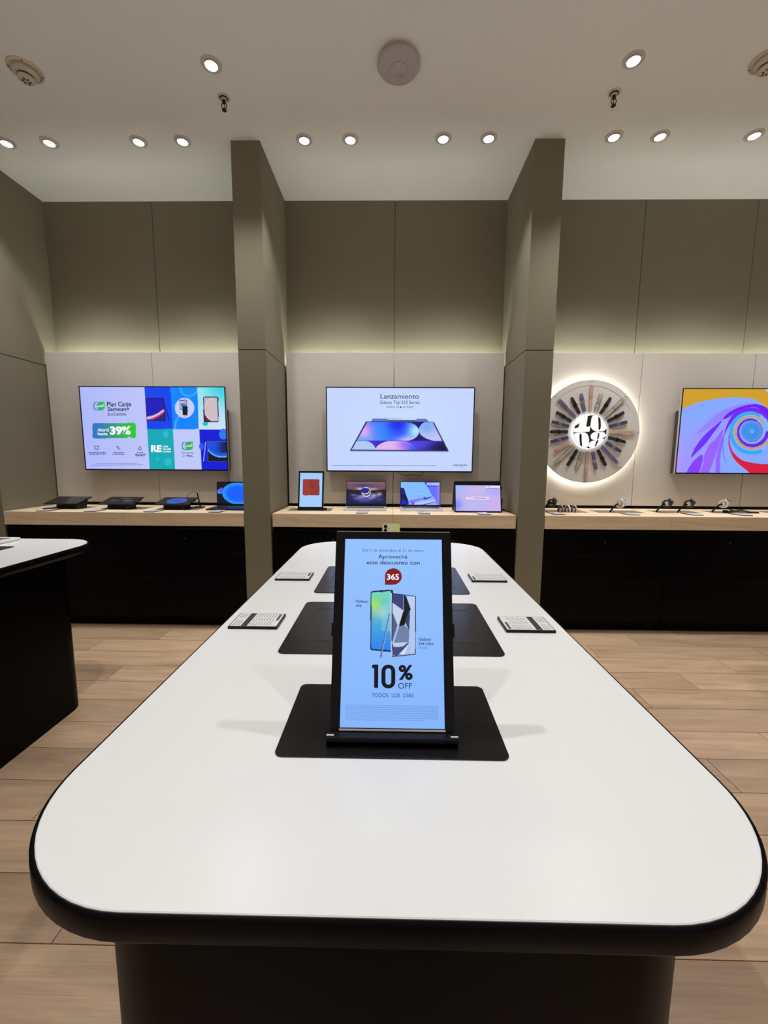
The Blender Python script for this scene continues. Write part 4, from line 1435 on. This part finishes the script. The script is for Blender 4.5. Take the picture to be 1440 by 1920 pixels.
box(bm, 0.20, 0.216, 0.06, 0.075, 0.20, 0.225, bev=0.002)
obj('edge_catch', bm, M['plastic'], t)

t = thing('tether_post', 'thin black post with pale tip right of the tented tablet', 'security post', (1.020, 3.84, CTR))
bm = B()
box(bm, -0.02, 0.035, -0.03, 0.02, 0, 0.014, bev=0.004)
obj('foot', bm, M['plastic'], t)
bm = B()
tube(bm, [(0.0, 0, 0.01), (0.006, 0, 0.06), (0.012, 0, 0.115)], [0.007, 0.0055, 0.0045], 10)
obj('post', bm, M['plastic'], t, auto=True)
bm = B()
tube(bm, [(0.0122, 0, 0.115), (0.0142, 0, 0.145)], 0.0028, 10)
o = obj('tip', bm, M['silver'], t, auto=True)
bm = B()
tube(bm, catmull([(0.03, -0.01, 0.006), (0.028, -0.06, 0.01), (0.022, -0.12, 0.006), (0.028, -0.18, 0.012)], 8), 0.003)
tube(bm, [(0.026, -0.2, 0.003), (0.032, -0.2, 0.028)], 0.004)
obj('tether_cable', bm, M['cable'], t, auto=True)

# ------------------------------------------------------------------ portrait display on the middle worktop
t = thing('portrait_display', 'small black portrait display with a red square on pale blue', 'display', (-0.728, 3.725, CTR + 0.0012))
tilt2 = Matrix.Translation((0, 0.012, 0.006)) @ Matrix.Rotation(math.radians(-12), 4, 'X')
bm = B()
prism(bm, rrect(-0.116, 0.116, 0, 0.356, 0.003, 4), -0.014, 0.0, T=tilt2 @ RX)
obj('housing', bm, M['plastic'], t)
A = Art(60, 100, [(335, 240), (885, 240), (285, 1180), (842, 1180)], (160, 204, 255))
A.poly([(395, 432), (410, 418), (795, 420), (808, 432), (795, 845), (780, 858), (390, 858), (375, 845)], (156, 54, 44))
A.put(A.inside([(560, 430), (800, 430), (785, 850), (560, 850)]) * 0.5, (132, 48, 44))
A.poly([(560, 500), (580, 480), (600, 600), (590, 680), (570, 640)], (120, 44, 40)); A.poly([(615, 470), (635, 470), (640, 640), (615, 700)], (120, 44, 42))
A.poly([(430, 862), (490, 862), (486, 878), (436, 878)], (170, 110, 120))
A.build('screen', 0.204, 0.312, t, tilt2 @ Matrix.Translation((0, -0.0008, 0.182)), eps=0.0002)
bm = B()
box(bm, -0.118, 0.118, 0.0, 0.07, 0, 0.013, bev=0.002)
box(bm, 0.116, 0.142, 0.02, 0.06, 0, 0.02, bev=0.004)
obj('foot', bm, M['plastic'], t)
bm = B()
box(bm, -0.05, 0.05, 0.01, 0.018, 0.01, 0.20, bev=0.002, T=rot('X', -2, (0, 0.03, 0.01)) @ Matrix.Translation((0, 0.045, 0)))
obj('rear_strut', bm, M['plastic'], t)


# ------------------------------------------------------------------ watches on slanted stands
def watch(loc, lab, smat, face, face2, square=False, light_case=False):
    t = thing('smart_watch', lab, 'watch', loc, 0, 'watches on slanted stands')
    ax = Vector((-0.80, -0.60, 0.0)).normalized()
    up = Vector((0.42, -0.56, 0.714)).normalized()
    sd = ax.cross(up)
    cen = Vector((0.058, -0.050, 0.082))
    F = Matrix((( sd.x, up.x, ax.x, cen.x), (sd.y, up.y, ax.y, cen.y), (sd.z, up.z, ax.z, cen.z), (0, 0, 0, 1)))
    b_ = B()
    rg = []
    for i in range(36):
        a = 2 * PI * i / 36
        ro = lambda k: ((0.035 + k) * math.cos(a), (0.037 + k) * math.sin(a))
        (xi, yi), (xo, yo) = ro(-0.010), ro(0.0015)
        hw = 0.014 + 0.004 * max(0, math.sin(a))
        rg.append([(xi, yi, -hw), (xo, yo, -hw), (xo, yo, hw), (xi, yi, hw)])
    loft(b_, rg, closed=True, T=F)
    obj('strap', b_, smat, t, auto=True)
    c_ = B()
    CF = F @ Matrix.Translation((0, 0.034, 0)) @ Matrix.Rotation(-PI / 2, 4, 'X')
    lathe(c_, [(0.022, 0), (0.0275, 0.003), (0.0275, 0.010), (0.024, 0.0125)], 6 if square else 32, CF)
    obj('case', c_, M['silver'] if light_case else M['plastic'], t, auto=True)
    f_ = B()
    lathe(f_, [(0.0235, 0.0125), (0.0235, 0.0132), (0.0, 0.0132)], 32, CF)
    fo = obj('dial', f_, mat('dial', (0.01, 0.01, 0.01), 0.2, emit=lin(face), es=1.0), t)
    d_ = B()
    lathe(d_, [(0.012, 0.0132), (0.012, 0.0137), (0.0, 0.0137)], 20, CF @ Matrix.Translation((0.002, 0.0, 0)))
    obj('dial_mark', d_, mat('dial_mark', (0.01, 0.01, 0.01), 0.2, emit=lin(face2), es=1.0), fo)
    return t


def watch_stand(loc, lab, cushion):
    t = thing('watch_stand', lab, 'stand', loc, 0, 'slanted black watch stands')
    b_ = B()
    tube(b_, [(0.0, 0.0, 0.0), (0.002, -0.001, 0.01), (0.016, -0.022, 0.050), (0.026, -0.048, 0.076), (0.040, -0.064, 0.082)], [0.0085, 0.0075, 0.007, 0.007, 0.006], 12)
    obj('arm', b_, M['plastic'], t, auto=True)
    c_ = B()
    tube(c_, [(0.040, -0.0635, 0.082), (0.058, -0.050, 0.082), (0.076, -0.0365, 0.082)], [0.013, 0.016, 0.014], 14)
    obj('cushion', c_, cushion, t, auto=True)
    k_ = B()
    lathe(k_, [(0.006, 0), (0.006, 0.003), (0.0, 0.008)], 12, Matrix.Translation((0.045, 0.03, 0.001)))
    obj('desk_knob', k_, M['plastic'], t)
    return t


for x, y, lab, sm_, f1, f2, lc in ((1.995, 3.775, 'watch with pale blue lit dial and light band on a slanted stand', 'strap_white', (150, 172, 230), (54, 84, 170), True),
                                   (2.425, 3.80, 'black watch on a slanted stand, right of the pale blue dial watch', 'strap_black', (20, 30, 44), (80, 110, 140), False),
                                   (2.612, 3.79, 'black watch on a slanted stand, nearer the white watch', 'strap_black', (26, 26, 50), (96, 90, 120), False),
                                   (2.955, 3.835, 'white watch with dark green dial on a slanted stand', 'strap_white', (20, 44, 34), (70, 100, 80), True)):
    watch((x, y, CTR + 0.0012), lab, M[sm_], f1, f2, light_case=lc)
    watch_stand((x, y, CTR + 0.0012), 'slanted black stand under the ' + lab.split(' on a')[0], M['strap_white'])
watch((1.395, 3.80, CTR + 0.0012), 'dark faceted watch half hidden behind the right pillar', M['strap_black'], (40, 36, 42), (60, 54, 60), square=True)
watch_stand((1.395, 3.80, CTR + 0.0012), 'slanted black stand half hidden behind the right pillar', M['keys'])

# three bands standing like arches
for x, lab, c in ((1.547, 'grey arched band standing on the worktop, left of the three', 'strap_grey'), (1.608, 'white arched band standing on the worktop, middle of the three', 'strap_white'), (1.668, 'grey-brown arched band standing on the worktop, right of the three', 'strap_clear')):
    t = thing('arched_band', lab, 'wristband', (x, 3.775, CTR + 0.0012), math.radians(-38), 'arched bands beside the round display')
    def arch(y0, y1, t0):
        b_ = B()
        rg = []
        for i in range(19):
            a = PI * i / 18
            rg.append([(r_ * math.cos(a) * 0.85, yy_, hgt * math.sin(a)) for r_, hgt, yy_ in ((0.030 - t0, 0.062 - t0, y0), (0.030, 0.062, y0), (0.030, 0.062, y1), (0.030 - t0, 0.062 - t0, y1))])
        loft(b_, rg)
        return b_
    obj('outer_band', arch(-0.019, 0.019, 0.005), M[c], t, auto=True)
    bmn = arch(-0.0175, 0.0175, 0.006)
    bmesh.ops.scale(bmn, vec=(0.80, 1, 0.91), verts=bmn.verts)
    obj('inner_holder', bmn, M['plastic'], t, auto=True)
    b_ = B()
    box(b_, -0.010, 0.010, -0.011, 0.011, 0, 0.030, bev=0.003)
    obj('support', b_, M['strap_white'], t)

# bundle of cables with a small charger on the right worktop
bm = B()
rnd = random.Random(3)
for k in range(5):
    pts = []
    for i in range(9):
        s = i / 8
        pts.append((0.02 + 0.27 * s, 0.02 * math.sin(s * 5 + k) + rnd.uniform(-0.02, 0.02), 0.006 + 0.020 * math.sin(PI * min(1, s * 1.3)) * rnd.uniform(0.4, 1.0)))
    tube(bm, catmull(pts, 5), 0.0055)
tube(bm, catmull([(0.0, 0.0, 0.035), (0.03, -0.01, 0.032), (0.07, 0.0, 0.02), (0.1, 0.01, 0.01)], 6), 0.004)
t = thing('cable_bundle', 'bundle of black cables with a square plug lying right of the white watch', 'cable', (3.045, 3.80, CTR + 0.0015))
obj('cables', bm, M['cable'], t, auto=True)
bm = B()
box(bm, -0.012, 0.016, -0.015, 0.015, 0.0, 0.024, bev=0.003)
obj('plug', bm, M['plastic'], t)


# ------------------------------------------------------------------ ceiling fittings
def downlight(loc, lab, watts, ang, ry=0.0, rx=0.0, R=0.062):
    t = thing('downlight', lab, 'ceiling light', loc, 0, 'round recessed ceiling lights')
    b_ = B()
    rings = []
    for i in range(40):
        a = 2 * PI * i / 40
        rings.append([(r_ * math.cos(a), r_ * math.sin(a), z) for r_, z in ((R, 0.004), (R, -0.006), (R * 0.93, -0.009), (R * 0.78, -0.006), (R * 0.74, 0.003), (R * 0.78, 0.004))])
    loft(b_, rings, closed=True)
    obj('trim_ring', b_, M['lamp_trim'], t, auto=True)
    b_ = B()
    T_ = Matrix.Rotation(rx, 4, 'X')
    rings = []
    for i in range(40):
        a = 2 * PI * i / 40
        rings.append([(r_ * math.cos(a), r_ * math.sin(a), z) for r_, z in ((R * 0.69, -0.001), (R * 0.68, -0.013), (R * 0.61, -0.013), (R * 0.58, -0.001))])
    loft(b_, rings, closed=True)
    obj('gimbal', b_, M['lamp_trim'], t, auto=True)
    l_ = B()
    lathe(l_, [(R * 0.57, -0.002), (R * 0.55, -0.008), (0.0, -0.010)], 32)
    obj('lens', l_, M['lamp'], t, auto=True)
    ld = bpy.data.lights.new('lamp_light', 'SPOT')
    ld.energy = watts
    ld.color = LAMP_COL
    ld.spot_size = math.radians(ang)
    ld.spot_blend = 0.85
    ld.shadow_soft_size = 0.035
    lo = bpy.data.objects.new('lamp_light', ld)
    C.objects.link(lo)
    lo.parent = t
    lo.location = (0, 0, -0.03)
    lo.rotation_euler = (rx, 0, 0)
    return t


wl = [(-3.003, 'left one above the left end pillar'), (-2.665, 'right one above the leftmost tablets'),
      (-1.965, 'left one beside the left pillar'), (-1.622, 'right one, nearest the left pillar'),
      (-0.682, 'the leftmost above the middle television'), (-0.329, 'second from the left above the middle television'),
      (0.378, 'third from the left above the middle television'), (0.721, 'the rightmost above the middle television'),
      (1.658, 'left one above the round board'), (2.002, 'right one above the round board'),
      (2.695, 'at the right edge above the swirl television'), (3.04, 'right neighbour of the one above the swirl television'),
      (3.75, 'farther right above the swirl television'), (4.09, 'farthest right along the back wall')]
base = downlight((wl[0][0], 3.505, CEIL), 'lit ceiling light near the back wall, ' + wl[0][1], SPOT_W, 76, rx=0.07)
for x, lab in wl[1:]:
    dup(base, (x, 3.505 - 0.0055 * (x + 3), CEIL), 0, 'lit ceiling light near the back wall, ' + lab)
rm_ = downlight((-1.132, 2.878, CEIL), 'lit round ceiling light beside the left sprinkler, nearer the viewer', SPOT_ROOM_W * 0.72, 104)
dup(rm_, (1.456, 2.873, CEIL), 0, 'lit round ceiling light beside the right sprinkler, nearer the viewer')
rm_ = downlight((-1.132, 1.35, CEIL), 'added unseen ceiling light above the left edge of the middle table', SPOT_ROOM_W * 1.2, 100)  # row added out of view to light tables and floor
for x, lab in ((-3.7, 'added unseen ceiling light above the left table'), (1.456, 'added unseen ceiling light above the right edge of the middle table'), (4.0, 'added unseen ceiling light above the aisle far to the right')):
    dup(rm_, (x, 1.35, CEIL), 0, lab)
rm_ = downlight((-1.132, -0.2, CEIL), 'added unseen ceiling light over the sales floor just behind the viewer', SPOT_ROOM_W * 0.86, 96)  # another row added out of view for light on the near end
for x in (-3.7, 1.456, 4.0):
    dup(rm_, (x, -0.2, CEIL), 0, 'added unseen ceiling light over the sales floor just behind the viewer')
rm_ = downlight((-1.132, -1.7, CEIL), 'added unseen ceiling light over the sales floor well behind the viewer', SPOT_ROOM_W * 1.7, 84)  # rear rows added out of view, strong so bounce brightens the ceiling
for y in (-1.7, -3.0, -4.2):
    for x in (-3.7, -1.132, 1.456, 4.0):
        if (x, y) == (-1.132, -1.7):
            continue
        dup(rm_, (x, y, CEIL), 0, 'added unseen ceiling light over the sales floor well behind the viewer')

# dome access point
t = thing('ceiling_dome', 'round mauve-grey flat dome with a small raised disc in the ceiling middle', 'ceiling fixture', (0.028, 2.862, CEIL))
bm = B()
lathe(bm, [(0.118, 0.0), (0.118, -0.022), (0.129, -0.024), (0.130, -0.034), (0.122, -0.046), (0.10, -0.052), (0.0, -0.054)], 64)
obj('shell', bm, M['mauve_plastic'], t, auto=True)
bm = B()
lathe(bm, [(0.052, -0.052), (0.052, -0.0575), (0.048, -0.060), (0.0, -0.061)], 48)
obj('centre_cap', bm, M['mauve_plastic'], t, auto=True)


def smoke(loc, lab):
    t = thing('smoke_detector', lab, 'smoke detector', loc, 0, 'cream smoke detectors')
    b_ = B()
    lathe(b_, [(0.094, 0.0), (0.094, -0.007), (0.086, -0.013), (0.081, -0.013), (0.079, -0.005), (0.0, -0.005)], 48)
    obj('base_ring', b_, M['beige_plastic'], t, auto=True)
    b_ = B()
    lathe(b_, [(0.070, -0.004), (0.069, -0.024), (0.063, -0.031), (0.054, -0.034), (0.050, -0.038), (0.0, -0.038)], 48)
    obj('body', b_, M['beige_plastic'], t, auto=True)
    b_ = B()
    lathe(b_, [(0.042, -0.037), (0.042, -0.052)], 32)
    obj('vent_slot', b_, M['dark_gap'], t)
    b_ = B()
    lathe(b_, [(0.0, -0.049), (0.047, -0.049), (0.046, -0.058), (0.036, -0.065), (0.0, -0.067)], 32)
    cp = obj('cap', b_, M['beige_plastic'], t, auto=True)
    b_ = B()
    for i in range(6):
        a = i * PI / 3
        box(b_, -0.004, 0.004, 0.012, 0.026, -0.0682, -0.063, T=Matrix.Rotation(a, 4, 'Z'))
    obj('cap_slots', b_, M['bronze'], cp)
    b_ = B()
    for i in range(4):
        a = i * PI / 2 + 0.5
        box(b_, -0.003, 0.003, 0.081, 0.090, -0.0145, -0.008, T=Matrix.Rotation(a, 4, 'Z'))
    obj('base_notches', b_, M['bronze'], t)
    return t


s_ = smoke((-2.322, 2.905, CEIL), 'cream smoke detector on the ceiling at the left')
dup(s_, (2.272, 2.885, CEIL), 0.4, 'cream smoke detector cut off at the right edge of the ceiling')


def sprinkler(loc, lab):
    t = thing('sprinkler', lab, 'sprinkler', loc, 0, 'ceiling sprinklers')
    b_ = B()
    lathe(b_, [(0.040, 0.0), (0.040, -0.003), (0.034, -0.006), (0.028, -0.006)], 32)
    obj('escutcheon', b_, M['lamp_trim'], t, auto=True)
    b_ = B()
    lathe(b_, [(0.0275, -0.005), (0.0275, -0.0065), (0.023, -0.0065), (0.022, -0.010)], 32)
    obj('recess_ring', b_, M['bronze'], t)
    b_ = B()
    lathe(b_, [(0.021, -0.006), (0.020, -0.018), (0.012, -0.019)], 24)
    obj('collar', b_, M['beige_plastic'], t, auto=True)
    b_ = B()
    lathe(b_, [(0.0115, -0.016), (0.0115, -0.034), (0.009, -0.037), (0.0, -0.037)], 20)
    obj('nozzle', b_, M['bronze'], t, auto=True)
    b_ = B()
    for s in (-1, 1):
        tube(b_, catmull([(s * 0.009, 0, -0.034), (s * 0.0165, 0, -0.046), (s * 0.0155, 0, -0.058), (s * 0.005, 0, -0.071)], 6), 0.0028, 8)
    tube(b_, [(0, 0, -0.036), (0, 0, -0.070)], 0.0022, 8)
    obj('frame_arms', b_, M['bronze'], t, auto=True)
    b_ = B()
    lathe(b_, [(0.006, -0.068), (0.006, -0.074), (0.0155, -0.077), (0.0155, -0.080), (0.0, -0.080)], 24)
    obj('deflector', b_, M['bronze'], t, auto=True)
    return t


s_ = sprinkler((-1.150, 3.118, CEIL), 'dark bronze sprinkler head hanging from the ceiling at the left')
dup(s_, (1.462, 3.105, CEIL), 0, 'dark bronze sprinkler head hanging from the ceiling at the right')
